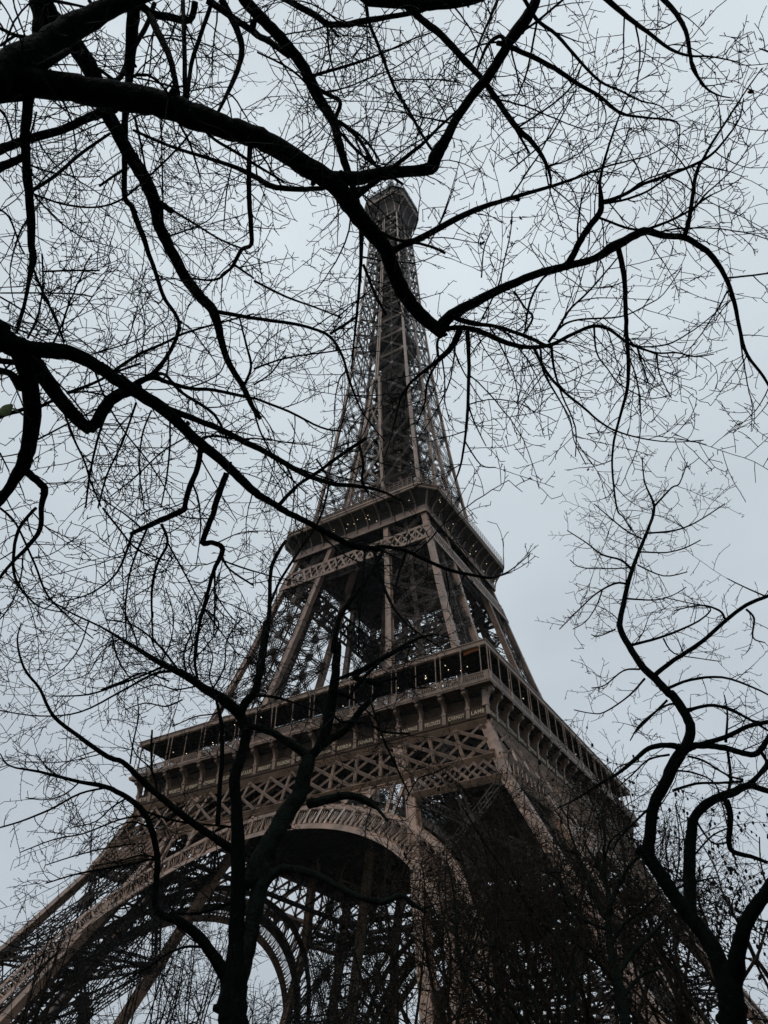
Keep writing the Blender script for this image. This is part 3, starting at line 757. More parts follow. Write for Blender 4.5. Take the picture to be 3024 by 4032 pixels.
A('5 690,280,40 740,230,38 830,180,32 952,120,28 | 6 100,70,25 200,45,24 300,18,24 | 3 650,1610,60 740,1565,48 850,1510,46 980,1540,36 1110,1550,36 1200,1600,34 | 6 735,0,17 790,80,14 825,180,12 850,300,10 875,380,9 935,460,8 975,530,7', delta=.8)
A('5 690,290,20 740,278,16 800,278,16 860,295,16 952,335,15 | 6 60,350,13 140,340,12 220,300,11 300,270,11 360,285,9 430,335,8 530,370,6 610,370,5 680,385,4 750,375,3', delta=-.6)
A('5 750,235,16 770,245,18 820,262,14 890,268,12 952,285,12 | 6 60,315,12 100,335,12 130,345,8', delta=-.2)
A('6 75,355,9 120,440,9 180,510,8 260,575,7 330,635,6 400,670,5 500,695,4 600,705,3 710,698,2', delta=-.8)
A('3 680,1620,28 | 6 412,80,15 418,200,13 422,300,12 428,400,11 425,500,10 400,600,8 375,700,7 368,800,6 385,952,5 | 8 410,130,4 440,180,3', delta=1.0)
A('6 100,360,8 110,440,7 160,530,5 210,620,4 225,700,3 270,790,2', delta=-.9)
A('6 140,345,9 150,430,7 180,530,5 230,650,4 230,760,3', delta=.7)
A('6 300,275,7 310,370,5 350,430,4 400,490,4 500,540,3 590,530,2', delta=-.6)
A('6 460,340,6 480,410,4 500,480,3', delta=.4); A('6 535,370,6 545,450,4 590,540,3', delta=.5)
A('6 420,300,5 460,345,5 570,340,5 650,300,4 720,250,3 800,180,2', delta=.7); A('6 130,330,9 180,270,7 250,245,6 400,235,5 500,190,4 560,150,3 630,50,3', delta=.9)
A('6 150,310,8 200,220,7 280,140,6 350,60,5 400,0,4', delta=-.7); A('6 200,30,9 110,90,7 60,180,7 40,290,5', delta=.3); A('6 0,140,6 40,200,6 70,240,7 35,300,6', delta=.6)
# elbow drop twigs
A('5 770,290,24 740,350,20 700,390,15 650,430,10 590,480,8 550,540,7 530,620,5 510,700,3 490,760,2', delta=-.9)
A('5 725,300,10 690,320,8 688,370,9 695,390,8', delta=-.3); A('5 690,400,8 650,480,7 640,560,5 610,640,3', delta=.4)
A('5 800,290,14 806,400,11 804,500,10 800,600,9 790,700,7 775,790,6 755,850,4', delta=-1.0); A('5 800,560,6 830,640,4 870,720,2', delta=.3); A('5 790,700,5 850,790,4 905,800,2', delta=.4)
A('5 705,390,5 715,470,4 715,550,3 735,630,2', delta=.6); A('5 750,360,5 780,430,4 820,500,3 860,560,2', delta=.6)
# right upper fork from the main limb
A('2 480,1170,100 520,1170,90 700,1160,76 850,1130,76 1000,1120,62 1150,1100,74 1190,1010,80 1250,920,60 1320,780,50 1420,630,52 1530,500,58 1620,360,55 1659,280,55 | 3 0,230,70 60,150,70 130,30,58 150,-60,50', delta=.9)
A('2 1640,290,24 1620,240,20 1580,245,20 1530,290,18 1490,370,16 1450,480,8', delta=-.3)
A('2 700,-60,70 760,0,66 1000,20,62 1200,28,60 1450,-5,50 1600,-80,44', D0=8.6, delta=.3)
A('2 1000,40,45 1100,130,40 1200,210,40 1300,310,40 1430,450,34 1500,530,34 1580,640,34 1659,760,34 | 3 30,850,34 90,900,28 150,970,24 215,1080,18 240,1180,12 235,1240,8', delta=-.9)
A('3 15,850,14 60,930,13 100,1000,11', delta=-.2)
A('2 180,-20,30 400,100,32 480,155,34 600,160,34 700,140,32 850,115,26 1050,80,24 1150,50,22', snap='E', delta=.4); A('2 470,140,14 555,245,13', delta=-.1)
A('1 -60,560,190 30,450,175 150,380,170 300,290,160 450,200,152 600,110,132 750,40,104 900,-20,92 1050,-80,80', D0=7.8, delta=1.0)
A('1 260,-60,140 300,100,150 400,190,124 500,310,104 580,430,102 620,520,92 690,720,88 760,850,76 850,1020,78 940,1160,80 1010,1330,74 1040,1480,64 1110,1620,62 | 4 1210,150,60 1300,270,60 1390,370,58 1430,500,45 1470,650,38 1520,760,35 1590,870,30 1640,980,26 1700,1080,18', D0=9.0, delta=1.2)
A('1 225,-40,58 245,100,58 250,200,68 245,310,48', D0=9.1, delta=-.3); A('1 210,250,22 100,230,20 0,185,18', delta=.2); A('1 100,230,14 0,300,13')
A('4 1400,375,24 1550,400,22 1659,420,20 | 5 150,262,10 220,280,9 285,310,9 330,380,8 360,480,7 400,580,5 440,640,4 490,700,3', delta=-.9)
A('2 -100,-60,70 0,70,70 120,190,66 220,300,66 330,450,66 400,600,66 460,700,62 520,800,52 560,950,48 600,1090,44 650,1230,38 680,1350,32 700,1500,26 700,1659,20 | 5 395,120,9 385,230,8 375,330,6 365,440,4', D0=9.2, delta=-1.0)
A('5 285,300,9 335,268,9 385,235,9', delta=.2); A('5 410,40,9 450,140,9 495,228,8', delta=-.4); A('5 345,440,6 320,470,5 305,540,3 300,600,2', delta=-.3)
A('1 1659,130,36 | 2 0,215,34 100,270,32 180,330,30 230,370,26', D0=9.3, delta=-.2); A('2 380,560,26 470,610,24 560,660,22 545,740,20 520,790,18', delta=.3)
A('2 370,500,18 500,460,17 640,420,15 780,370,13 900,320,10 1050,250,8 1200,200,5', delta=.7)
A('2 550,790,22 640,860,22 700,930,20 760,1030,20 790,1070,14', delta=-.3); A('2 600,820,14 700,890,14 770,970,13 820,1050,12', delta=-.6)
A('2 20,340,10 250,460,11 420,640,13 560,860,13 700,1010,13 850,1120,16 975,1205,14', D0=7.2, delta=-.2)
A('2 730,-30,20 745,120,20 800,270,18 860,430,17 930,600,16 1010,720,16 1080,850,16 1130,930,15 1180,1005,14', snap='E', delta=1.0)
A('2 735,140,8 740,300,7 730,450,5', delta=.3); A('2 480,170,12 490,330,10 530,500,9 590,640,6', delta=.8); A('2 590,640,6 680,560,5 790,480,4 860,380,3', delta=.4)
A('2 900,1100,24 1000,1020,22 1100,940,18 1200,840,15 1330,720,12 1420,620,9', delta=-.5); A('2 1100,850,8 1000,740,8 920,600,7 760,950,4')
A('2 1600,-20,13 1560,80,12 1480,260,12 1430,410,10', snap='E', delta=.9)
A('2 640,1310,34 690,1270,34 760,1210,30 810,1180,26', delta=.2); A('2 640,1240,26 740,1225,24 800,1180,20 860,1140,16', delta=.1)
A('1 870,850,14 1100,950,16 1300,1015,18 1500,1080,22 1659,1150,28 | 2 100,1210,30 200,1230,30 330,1235,28 450,1230,26', snap='E', delta=1.2)
A('2 860,1660,50 960,1610,36 1100,1550,32 1300,1440,32 1450,1370,28 1659,1300,22 | 3 200,1230,18 400,1165,14 580,1095,10 750,1050,8 880,1015,6 1050,925,3', delta=1.0)
A('2 740,1480,30 850,1530,22 950,1570,18 1080,1590,16 1180,1620,16 1250,1655,14', delta=-.5)
A('6 190,55,24 | 3 390,1659,38 440,1560,38 500,1470,38 560,1390,36 570,1320,34 560,1200,16 580,1090,14 620,950,12 680,780,9 740,640,7 800,540,5 940,470,3', delta=-.6)
A('o 1040,690,3.2 1075,620,3 1090,560,2.6 1103,500,2.4 1106,455,2', D0=7.5); A('o 1040,600,2.5 1045,540,2.2 1060,500,2', D0=7.5); A('o 1720,140,4 1660,112,3 1640,105,2', D0=8.5); A('3 565,1325,26 700,1280,20 850,1200,18 1020,1140,18 1200,1065,16 1300,1000,14 1380,910,11 1470,780,8 1500,640,4', delta=.6); A('3 1230,1050,16 1290,940,14 1400,770,11 1510,600,8 1620,445,4', delta=.5)
A('3 570,1330,16 700,1310,14 850,1260,12 960,1190,10 1050,1130,8', delta=.2); A('3 540,1415,14 680,1470,14 760,1495,12 860,1505,12', delta=.1)
A('3 1110,1550,30 1140,1450,24 1165,1300,22 1180,1180,20 1210,1080,18 1240,1040,14', delta=.2)
A('3 860,1500,16 1000,1450,14 1170,1360,12 1250,1270,10 1340,1190,8 1450,1080,6 1550,930,3', delta=-.6); A('3 1165,1380,10 1240,1300,9 1380,1230,6 1490,1160,4')
A('3 560,-40,28 610,0,28 740,110,24 860,200,20 1020,320,15 1150,365,12 1290,370,8 1475,408,4', D0=8.8, delta=-.5)
A('3 930,-60,28 980,0,26 1060,90,24 1120,200,22 1150,350,20 1170,450,18 1250,570,12 1330,620,8 1420,640,4', D0=9.2, delta=-.5)
A('3 30,-60,22 70,0,20 150,130,19 280,230,17 420,390,15 560,530,13 700,595,11 830,660,9 950,690,6 1040,765,3', D0=8.2, delta=.6)
A('2 1590,280,26 1659,300,26 | 3 150,385,25 300,470,24 420,550,21 560,630,18 700,740,15 880,770,11 1060,795,8 1080,900,5 1050,1100,3', delta=.8)
A('3 340,-20,13 150,140,13 20,225,12', snap='E', delta=.4); A('3 150,140,11 100,400,10 60,540,8 0,670,5', delta=.3); A('3 440,430,9 370,570,9 240,690,10 30,830,12', snap='E', delta=-.5)
A('3 -30,1120,8 150,970,9 250,870,9 400,590,6', delta=.3); A('3 565,540,8 550,700,6 550,850,4'); A('3 720,120,9 715,250,7 715,380,4 680,500,3', delta=.3); A('3 865,230,7 850,380,5 800,520,3', delta=.3)
A('3 560,640,9 600,740,6 580,850,4 480,960,6 340,1050,8 215,1085,10', snap='E'); A('3 1060,135,8 960,190,7 850,190,6')
A('1 860,-40,76 870,80,76 860,250,70 850,400,60 840,530,46 820,700,38 815,900,33 815,1100,29 815,1290,28 860,1350,28 900,1460,30 940,1560,28 970,1659,24 | 4 1010,100,22 1040,200,21 1080,300,20 1150,400,19 1170,480,20 1130,600,20 1070,700,22 1000,780,26 900,850,26', D0=9.6, delta=-.3)
A('1 1010,20,26 960,160,26 870,320,26 800,480,28 760,530,26', snap='E', delta=.9); A('1 890,10,46 1000,90,44 1100,110,44 1240,130,38 1275,10,32', delta=-.2); A('1 970,80,42 1050,250,40 1110,380,36 1150,560,34 1160,640,32', delta=-.8)
A('1 1195,-30,22 1205,300,24 1210,660,26', snap='E', delta=1.1); A('1 1395,-20,22 1310,230,22 1250,420,22 1222,660,22', snap='E', delta=1.0)
A('1 1350,0,42 1500,100,40 1659,210,38 | 2 100,280,24', D0=9.4); A('1 1450,0,44 1540,180,40 1580,320,34 1550,460,26 1480,620,20 1420,740,14', D0=9.5, delta=-1)
A('1 190,620,64 170,800,56 165,950,52 180,1150,50 200,1400,50 205,1600,42 | 4 215,20,44 185,200,20 150,370,18 105,520,16', delta=.3)
A('1 -60,1010,52 0,980,52 150,920,50 400,850,46 550,780,46 680,730,62', snap='E', delta=.4); A('1 -60,1130,50 0,1095,50 100,1050,44 160,1020,34', snap='E'); A('1 195,1255,20 370,1140,18 520,1010,17 720,870,14', snap='E', delta=-.4)
A('1 250,450,46 350,390,42 450,330,34', delta=.1); A('1 -60,680,28 0,660,28 150,645,26', snap='E'); A('1 440,320,18 600,420,18 740,520,18')
A('1 850,500,16 960,490,14 1060,560,13 1130,680,14 1170,800,14 1240,940,13 1310,1160,8', D0=7.0, delta=.1); A('1 1240,720,16 1300,810,17 1400,910,17 1550,1000,17 1659,1070,16 | 2 200,1190,12', D0=7.0, delta=.1)
A('1 200,1260,11 400,1330,11 600,1355,10 760,1320,10 900,1220,10 1150,980,10 1250,860,9', delta=.3)
A('1 1635,920,28 1625,1200,25 1640,1500,24 1640,1600,22 | 4 1580,-30,22 1530,60,20 1500,100,16 1400,170,12 1200,150,8', delta=-.6); A('4 1530,70,14 1659,160,10')
A('1 650,1215,13 720,1165,13 800,1110,12', snap='E'); A('1 1000,1300,32 1130,1385,28', delta=-.1); A('1 1120,1370,14 1300,1480,12 1450,1570,11 1600,1630,10', delta=-.2)
A('1 1080,1550,12 1280,1480,8 1400,1400,5 1480,1200,4'); A('1 -20,1360,11 60,1420,11 130,1600,9 160,1659,8', D0=7.6); A('1 -20,700,16 40,770,12 85,930,12', D0=7.9)
A('1 -20,-20,10 60,100,9 160,320,9 190,330,8', D0=7.5); A('1 240,730,9 150,1100,9 180,1300,8'); A('1 410,660,11 470,800,9 500,990,8'); A('1 880,760,14 930,990,11 960,1160,8'); A('1 1050,760,8 1060,1100,8 1065,1450,8')
A('1 1510,1100,8 1480,1250,7 1460,1500,5'); A('1 350,5,18 480,30,14 620,60,8', D0=8.6); A('1 580,0,20 620,60,18', D0=8.6)
# second long limb, entering at mid left
b0 = at(-620, 1500, 7.6, False); bt = np.array([tx, ty, 5.0]); raw(TA, [bt, (bt+b0)/2+np.array([0, 0, .1]), b0, at(-250, 1250, 7.2, False), at(10, 1330, 7.0, False)], [.28, .22, .18, .15, .12])
A('4 0,560,150 100,600,130 200,620,92 330,630,92 450,640,86 600,710,76 750,810,72 870,890,74 1050,1000,74 1180,1120,62 1300,1230,60 1450,1350,56 1560,1460,52 1659,1550,48 | e 100,190,84 230,260,78 400,370,76 600,470,70 740,540,68 900,630,64 1050,710,62 1200,790,68 1350,840,74 1600,870,60 1660,860,40', D0=7.0, delta=-.3)
A('g 700,470,20 760,455,18 900,480,18 1050,550,18 1180,600,17 1350,635,14 1420,640,11 1500,610,7 1570,560,5 1640,500,3', delta=.6)
A('4 120,600,130 170,750,104 200,900,96 210,1100,96 190,1250,84 150,1380,84 90,1480,64 20,1590,52 -40,1660,46', delta=.3)
A('4 150,1400,50 240,1480,42 290,1530,44 280,1600,36 | 7 155,0,15 150,80,14 100,150,12 50,200,10 0,260,9 -30,320,8', delta=-.2); A('7 135,0,10 70,80,10 50,190,9 60,270,8 110,340,6 160,375,4 260,395,3', delta=.3)
A('4 180,660,104 300,820,92 400,960,80 480,1050,76 590,1150,64', delta=.4)
A('4 585,1150,62 640,1080,72 720,960,72 800,910,66 860,890,60 900,840,38 1000,805,30 1100,840,22 1250,880,20 1400,890,18 1659,945,16', delta=.4)
A('4 1000,780,16 1080,790,16 1180,900,16 1400,1050,16 1500,1250,10', delta=.2)
A('4 1080,1005,40 1300,1090,36 1450,1150,34 1600,1230,33 | 5 20,730,18 100,775,17 200,830,16 300,862,14 385,870,12 480,890,8 560,930,5', delta=.5)
A('5 95,940,14 160,870,11 250,810,11 330,750,11 400,705,12 418,690,10', delta=-.4); A('5 395,715,8 410,790,8 405,850,7 430,900,5', delta=-.2); A('5 0,725,6 130,790,6 300,850,5')
A('4 1310,1270,28 1290,1400,28 1240,1520,28 1210,1640,26 | 7 690,5,20 650,25,18 560,65,16 490,98,12', delta=.4)
A('4 1480,1430,34 1440,1540,32 1400,1659,30 | 7 805,5,20 780,70,18 760,130,18 795,130,16 830,145,16 830,175,15 800,240,12 770,350,10 745,450,8 730,600,6', delta=.5)
A('7 605,60,10 628,130,9 590,210,9 570,300,8 570,420,6 575,520,5', delta=.2); A('7 495,100,8 440,240,6 340,320,5 220,355,3', delta=.3); A('7 550,80,8 490,230,6 470,380,5 475,490,4'); A('7 628,130,6 700,260,5 760,370,4 840,480,4 900,560,3', delta=.3)
A('7 830,175,8 860,230,7 950,290,6', delta=-.1); A('7 805,240,7 805,400,6 800,480,4'); A('7 805,320,5 860,400,4 930,470,3'); A('7 770,380,5 820,450,5 700,600,3')
A('4 600,705,12 650,850,10 720,1010,10 820,1170,9 950,1330,8 1050,1480,7 1150,1650,5', D0=6.7, delta=-.1); A('4 350,860,13 400,980,13 480,1200,12 550,1350,11 590,1480,10 660,1650,9', D0=6.8)
A('4 420,575,13 350,400,13 280,250,13 220,100,12 200,0,10', delta=.5); A('4 750,760,16 900,660,16 1080,580,14 1200,520,13 1400,460,11 1659,390,8', delta=.8)
A('4 440,910,17 620,840,15 760,770,12 920,715,12', delta=.2); A('4 440,910,9 560,900,9 700,930,7'); A('4 -40,1070,24 0,1060,24 150,1015,22', snap='E'); A('4 240,1010,20 350,960,16 420,1000,8')
A('4 0,430,8 200,530,8 400,620,8', D0=7.4); A('4 240,1215,10 480,1090,9 640,1010,8', D0=7.3); A('4 670,1100,13 620,1280,12 580,1480,11 560,1659,9', delta=.1); A('4 890,970,12 800,1230,10 700,1440,10 640,1659,9', delta=.2)
A('4 1210,1200,10 1050,1300,9 880,1460,8 700,1600,6', delta=.3); A('4 990,1020,9 930,1180,9 910,1400,8 940,1650,5', delta=-.2); A('4 1110,1100,10 1110,1250,10 1090,1450,9 1050,1659,6', delta=.2)
A('4 1585,880,16 1640,740,15 1610,600,12 1560,400,8', delta=.1); A('4 1320,1200,14 1400,1190,13 1550,1210,13 1659,1240,12'); A('4 0,700,30 80,705,34 140,710,30', snap='E'); A('4 0,760,36 80,790,40 140,870,60', snap='E')
A('4 0,280,9 150,370,9 300,480,6', D0=7.5); A('4 0,255,8 300,255,9 500,262,9 605,280,8', D0=7.8); A('4 0,1300,10 60,1420,7', D0=7.3); A('4 180,550,12 230,450,12 260,350,10 280,200,8 275,0,10', delta=.3)
A('4 620,650,9 900,560,6 1000,480,5 1090,420,4 1100,340,3', delta=.3); A('4 860,840,7 700,700,7 500,540,6 400,470,6 340,360,5 270,280,4', delta=.4); A('4 280,115,10 460,108,10 650,108,9', D0=7.8)
A('7 0,0,7 60,60,6 130,210,6 180,330,6 280,430,4 350,490,3', D0=7.5)
A('7 385,0,6 440,70,6 520,160,5 640,200,3', D0=7.2); A('5 0,590,6 30,680,6 100,800,5 200,900,4', D0=7.6); A('5 0,490,6 60,450,5 100,400,5 120,380,4', D0=7.6); A('5 0,540,8 130,590,7 250,650,6 330,665,5', D0=7.7)
A('5 0,100,8 120,160,7 230,200,6 330,240,5', D0=7.7); A('5 0,430,6 120,390,6 260,370,5 400,350,4', D0=7.9)

# --- tree B: forked tree between the camera and the arch
TB = Tree(True, 12.0); B = TB.add; RN0 = random.Random(3)
base = at(930, 4060, 12.0, True); raw(TB, [np.array([base[0], base[1], GZ-.3]), np.array([base[0], base[1], 2.0]), at(918, 4100, 12.0, True)], [.33, .27, .235])
B('b 1170,1460,138 1170,1360,136 1172,1200,132 1180,1060,118 1190,900,70 1195,600,66 1195,400,62 | r 800,1100,58 790,930,60 835,780,54 858,680,54 848,610,58 818,540,48', D0=12.0, delta=-.1)
B('b 1195,1120,80 1235,980,76 1262,850,70 1290,700,72 1315,540,84 | r 870,1560,108 950,1400,104 1020,1280,104 1100,1130,96 1170,1030,84 1205,900,80 1230,800,74', delta=.2)
B('r 830,560,56 740,470,58 620,400,44 500,320,36 330,230,26 150,120,16 0,30,9 | 7 280,400,5 220,365,4 160,330,3', delta=-1.0)
B('r 820,550,44 850,480,46 910,415,42 940,280,36 960,130,32 980,0,30 | g 35,1240,22 60,1100,21 90,850,20 100,600,18 150,480,17 190,420,14', delta=-.8)
B('g 95,800,14 160,650,13 270,480,12 370,330,12 420,200,11 440,60,9 | 5 235,770,6', delta=-.3)
B('r 1230,800,50 1150,740,46 1040,670,36 930,630,30 860,610,24', delta=-.3)
B('r 1235,800,50 1290,740,48 1330,640,60 1360,500,58 1390,300,46 1400,120,40 | g 470,1080,27 490,950,25 510,870,24 570,780,23 650,680,21 720,570,19 770,470,16', delta=-.4)
B('r 1245,790,40 1350,700,40 1450,640,36 1540,520,34 1659,380,32 | x 150,1220,60 300,1100,56 500,980,54 700,870,48 850,780,40 1000,700,28 1200,660,16 1400,700,10', delta=-.3)
B('r 1230,1080,54 1350,1050,46 1450,1030,40 1560,1050,36 1630,1095,32 | h 100,865,18 170,890,18 230,930,14 290,1000,9', delta=-.6)
B('r 1030,1290,40 870,1540,30 880,1570,30', delta=0)
B('c 30,390,40 100,310,38 160,280,34 300,310,32 400,360,28 520,420,26 640,450,26 740,418,22 800,460,18 870,500,12', delta=-.6)
B('b 1140,1080,64 1060,960,48 1000,880,46 900,800,40 820,770,30 780,720,26 785,600,24 790,480,24 765,350,23 720,250,22 640,180,20 530,125,18 400,100,14 200,50,10 50,20,6 | 7 0,920,2', delta=-1.2)
B('b 1010,930,10 930,930,10 830,970,8 750,1030,7 640,1090,4', delta=.3)
B('r 850,1400,46 760,1340,44 640,1260,38 500,1160,36 330,1020,28 220,920,26 125,830,22 | 7 400,930,14 300,860,12 200,780,10 150,680,8 90,600,7 65,500,5 80,430,3', delta=-1.0)
B('7 640,612,9 590,618,8 540,640,7 450,690,6 300,765,5 150,780,4 0,760,3', delta=.4); B('7 610,595,8 530,630,6 450,660,6 330,700,5 190,705,3', delta=-.4); B('7 690,640,8 600,520,6 500,440,5 400,420,3'); B('7 740,640,8 730,560,8 745,450,6 800,300,4 860,250,3')
B('r 690,1200,24 700,1000,22 715,800,20 710,600,18 690,500,14 660,380,8', delta=-.5); B('r 865,610,24 800,600,16', delta=0); B('r 870,440,14 1000,440,12 1150,480,9 1300,540,6', delta=-.4)
B('r 300,640,9 295,760,12 300,900,10', D0=12.5); B('r 170,840,8 190,700,8 220,560,6 210,430,4', D0=12.4); B('r 0,400,10 130,350,10 250,300,9 400,350,8', D0=12.4)
B('x 50,1530,26 200,1300,40 400,1100,26 500,1000,20', D0=12); B('x 400,1310,20 560,1260,18 740,1220,14 850,1260,14 960,1360,12 1130,1340,7', delta=-.3); B('x 850,1250,12 1000,1170,10 1150,1070,7'); B('x 890,780,18 760,1200,10')
B('h 0,300,14 150,240,14 260,180,12 400,120,8', D0=11.8); B('h 0,450,10 60,500,10 180,505,10 270,550,9 400,560,7', D0=11.7); B('h 170,290,9 210,420,9 270,590,8 330,720,8 400,870,6', D0=11.7); B('h 0,340,20 120,390,8 250,510,6', D0=11.9)
B('h 600,720,5 520,760,6 440,790,6 380,900,5', D0=11.6)
B('g 660,480,13 640,700,11 625,900,9 620,1100,6', delta=.2); B('g 715,480,16 740,600,16 790,740,14 850,850,12 950,950,9 1100,1050,6', delta=-.1); B('g 905,480,16 860,620,12 830,760,10', D0=7.2+4.5); B('g 0,1260,20 60,1100,14 70,900,7', D0=12.2)
B('b 800,480,10 620,520,9 400,560,7 230,610,5', D0=12.3); B('b 1180,700,14 1000,760,12 800,760,8', D0=12); B('b 700,240,10 900,300,9 1100,320,8 1180,330,10', D0=12.3)
for q in ('7 420,475,5 440,560,5 490,640,4 560,680,3', '7 520,540,5 500,460,4 470,400,3 440,340,2', '7 600,585,5 640,500,4 650,400,3 620,300,2', '7 700,635,6 690,540,5 720,450,4 700,350,3', '7 330,430,4 300,520,4 240,600,3 180,640,2', '7 790,690,6 840,600,5 850,500,4 900,420,3', '7 450,490,4 380,540,3 330,620,3 250,650,2',
          'r 480,460,8 380,500,7 260,480,6 140,520,4', 'r 600,400,8 520,250,7 540,120,6 500,0,5', 'r 420,290,7 330,180,6 280,60,5', 'r 700,450,8 640,330,7 660,200,6 600,80,5', 'r 560,380,8 440,400,7 330,370,6 220,400,4', 'r 750,480,9 680,540,7 560,560,6 420,620,5', 'r 330,1010,8 300,880,7 200,780,6 160,640,4',
          'b 640,180,8 560,230,6 480,300,5 360,330,4', 'b 400,100,7 330,160,5 230,190,4 130,180,3', 'b 300,75,6 240,30,5 180,-40,4', 'b 790,480,8 700,470,6 600,500,5 480,520,4', 'b 750,330,8 660,300,6 560,340,5'):
    B(q, delta=RN0.uniform(-.7, .7))
B('b 0,330,6 100,300,7 250,240,8 400,160,8 530,130,8', snap='E')
B('b 100,455,3 270,390,5 420,360,6 600,290,7 720,270,8', snap='E', delta=.8); B('b 225,520,3 350,480,5 500,440,6 680,410,6', D0=12.6)

# --- tree C: dark tree rising at the right edge
TC_ = Tree(True, 11.0); C_ = TC_.add
base = at(2895, 4060, 11.0, True); raw(TC_, [np.array([base[0]+.1, base[1], GZ-.3]), np.array([base[0], base[1], 2.0]), at(2890, 4100, 11.0, True)], [.32, .26, .225])
C_('d 1442,2330,172 1438,2180,165 1430,2050,150 1405,1850,140 1385,1790,100', D0=11.0)
C_('d 1410,1960,120 1330,1720,98 1230,1560,88 1120,1420,82 1020,1280,76 930,1140,76 895,1070,70 910,930,62 930,760,62 1000,630,62 1070,480,66 1140,380,60 1165,270,52 1130,180,52 1050,60,50 | 8 580,790,27 530,735,26 480,690,24 430,610,21 397,545,20 405,480,15 430,370,13 460,280,11 500,180,9 525,90,8 490,0,4 | 6 480,760,2', delta=-.5)
C_('d 870,1060,40 835,1060,44 850,1030,30', delta=-.1)
C_('8 525,90,7 590,20,5 | 6 620,860,4 650,780,2', delta=.3); C_('8 530,720,14 600,665,13 700,600,12 790,520,11 870,460,11 952,425,10 1020,395,9', delta=-.7)
C_('8 640,850,10 660,850,10 750,835,9 850,870,8 952,930,6', delta=.6); C_('8 580,770,9 660,740,8 780,730,7 900,770,6 980,810,4', delta=-.5); C_('8 430,612,9 550,580,7 640,545,6 705,510,5 735,470,4 650,450,3 560,430,2', delta=-.4)
C_('8 425,380,7 380,378,6 310,415,5 250,470,4 170,550,2', delta=-.4); C_('8 330,405,5 310,460,4 270,520,3 220,550,2', delta=.2); C_('8 440,325,8 400,290,7 330,270,6 270,225,4 200,180,2', delta=.4); C_('8 478,210,6 420,180,5 370,140,4 300,80,2', delta=.4)
C_('8 495,190,6 600,180,5 680,150,4 790,80,2', delta=-.5); C_('8 475,260,5 570,262,4 640,245,4 700,215,2', delta=.5); C_('8 465,310,5 560,350,4 650,335,2', delta=-.4); C_('8 420,435,6 530,440,4 600,420,3 645,392,2', delta=.4)
C_('8 470,700,6 410,705,5 340,760,4 290,770,2', delta=-.4); C_('8 490,735,7 430,800,5 340,860,4 290,865,3 225,852,2', delta=.5); C_('8 575,815,7 520,870,6 450,940,5', delta=-.2); C_('8 380,550,5 320,575,3 290,570,2'); C_('8 790,510,7 770,480,7 700,460,5 600,480,3', delta=.2); C_('8 870,475,7 900,510,6 895,580,5 940,600,3', delta=-.2); C_('8 560,585,6 600,640,4 700,660,3 770,670,2', delta=.4)
C_('8 950,430,5 860,390,4 800,360,3', delta=.2); C_('8 460,300,5 420,320,4 260,320,3 210,290,2', delta=.3)
C_('d 1110,420,40 1070,385,32 1000,380,26 900,400,24 800,480,20 700,560,16 560,640,12 440,720,9 320,780,6', delta=-1.0); C_('d 1150,400,44 1200,382,38 1300,385,34 1400,400,30 1500,430,28 1590,430,28 1659,340,26 1720,240,24', delta=.5); C_('d 1190,385,26 1380,330,23 1530,260,22 1659,230,20', delta=-.6)
C_('d 1160,1470,80 1160,1300,68 1160,1100,66 1170,950,58 1190,840,50 1260,760,50 1350,710,46 1440,680,44 1500,645,40 1560,640,34 1659,670,28 1760,690,24', delta=.8); C_('d 1520,640,26 1600,570,22 1659,490,20 1720,400,16', delta=.3)
C_('d 1390,730,40 1420,830,28 1410,1000,26 1440,1060,24 1550,1090,20 1659,1130,17', delta=.4)
C_('d 1440,1880,110 1470,1690,88 1500,1560,80 1560,1440,76 1659,1300,66 1760,1160,58', delta=-.4)
C_('d 925,760,14 830,850,11 700,990,8 650,1130,5', delta=-.3); C_('d 1050,670,14 1200,625,13 1350,620,12 1500,610,12', delta=-.2); C_('d 1150,450,12 1250,480,11 1400,570,10 1500,600,10', delta=-.2); C_('d 1030,440,12 900,470,10 800,560,8 700,650,6', delta=-.5)
C_('d 1060,540,10 1200,560,9 1330,640,7 1400,900,5', delta=.4); C_('d 1200,860,12 1300,1000,9 1400,1000,9'); C_('d 1060,1300,12 1200,1250,9 1350,1220,6', delta=.4); C_('d 1190,1080,10 1300,960,9 1400,910,8')
C_('d 1110,110,14 1000,130,10 850,240,9 780,350,6', delta=-.3); C_('d 1140,170,16 1250,130,14 1400,140,12 1550,220,12 1659,240,12', delta=.4); C_('d 1390,360,16 1400,180,10 1380,60,6', delta=.1); C_('d 1400,400,14 1420,600,16 1380,760,14'); C_('d 1620,430,20 1659,520,14 1560,600,12')

# --- tree D: low mossy tree in front of the right leg
TD = Tree(True, 19.0); Dd = TD.add
base = at(2465, 4060, 19.0, True); raw(TD, [np.array([base[0], base[1], GZ-.3]), at(2470, 4080, 19.0, True)], [.3, .13])
Dd('d 775,2300,64 755,2180,62 720,2000,56 690,1850,52 650,1650,46 640,1500,38 655,1370,32', D0=19.0)
Dd('d 650,1380,28 630,1280,24 570,1130,20 520,1060,14 480,980,8', delta=.5); Dd('d 660,1370,26 720,1250,22 790,1130,18 860,1080,10', delta=-.5); Dd('d 640,1500,28 560,1380,24 500,1200,20 440,1080,16 370,1050,12 300,1000,8', delta=.6)
Dd('d 640,1560,20 500,1500,16 380,1400,12 330,1250,9 250,1190,6', delta=-.6); Dd('d 690,1850,30 800,1700,24 900,1600,20 1000,1500,14 1100,1350,9', delta=.8); Dd('d 655,1650,22 740,1520,18 850,1440,14 960,1330,9', delta=-.5)
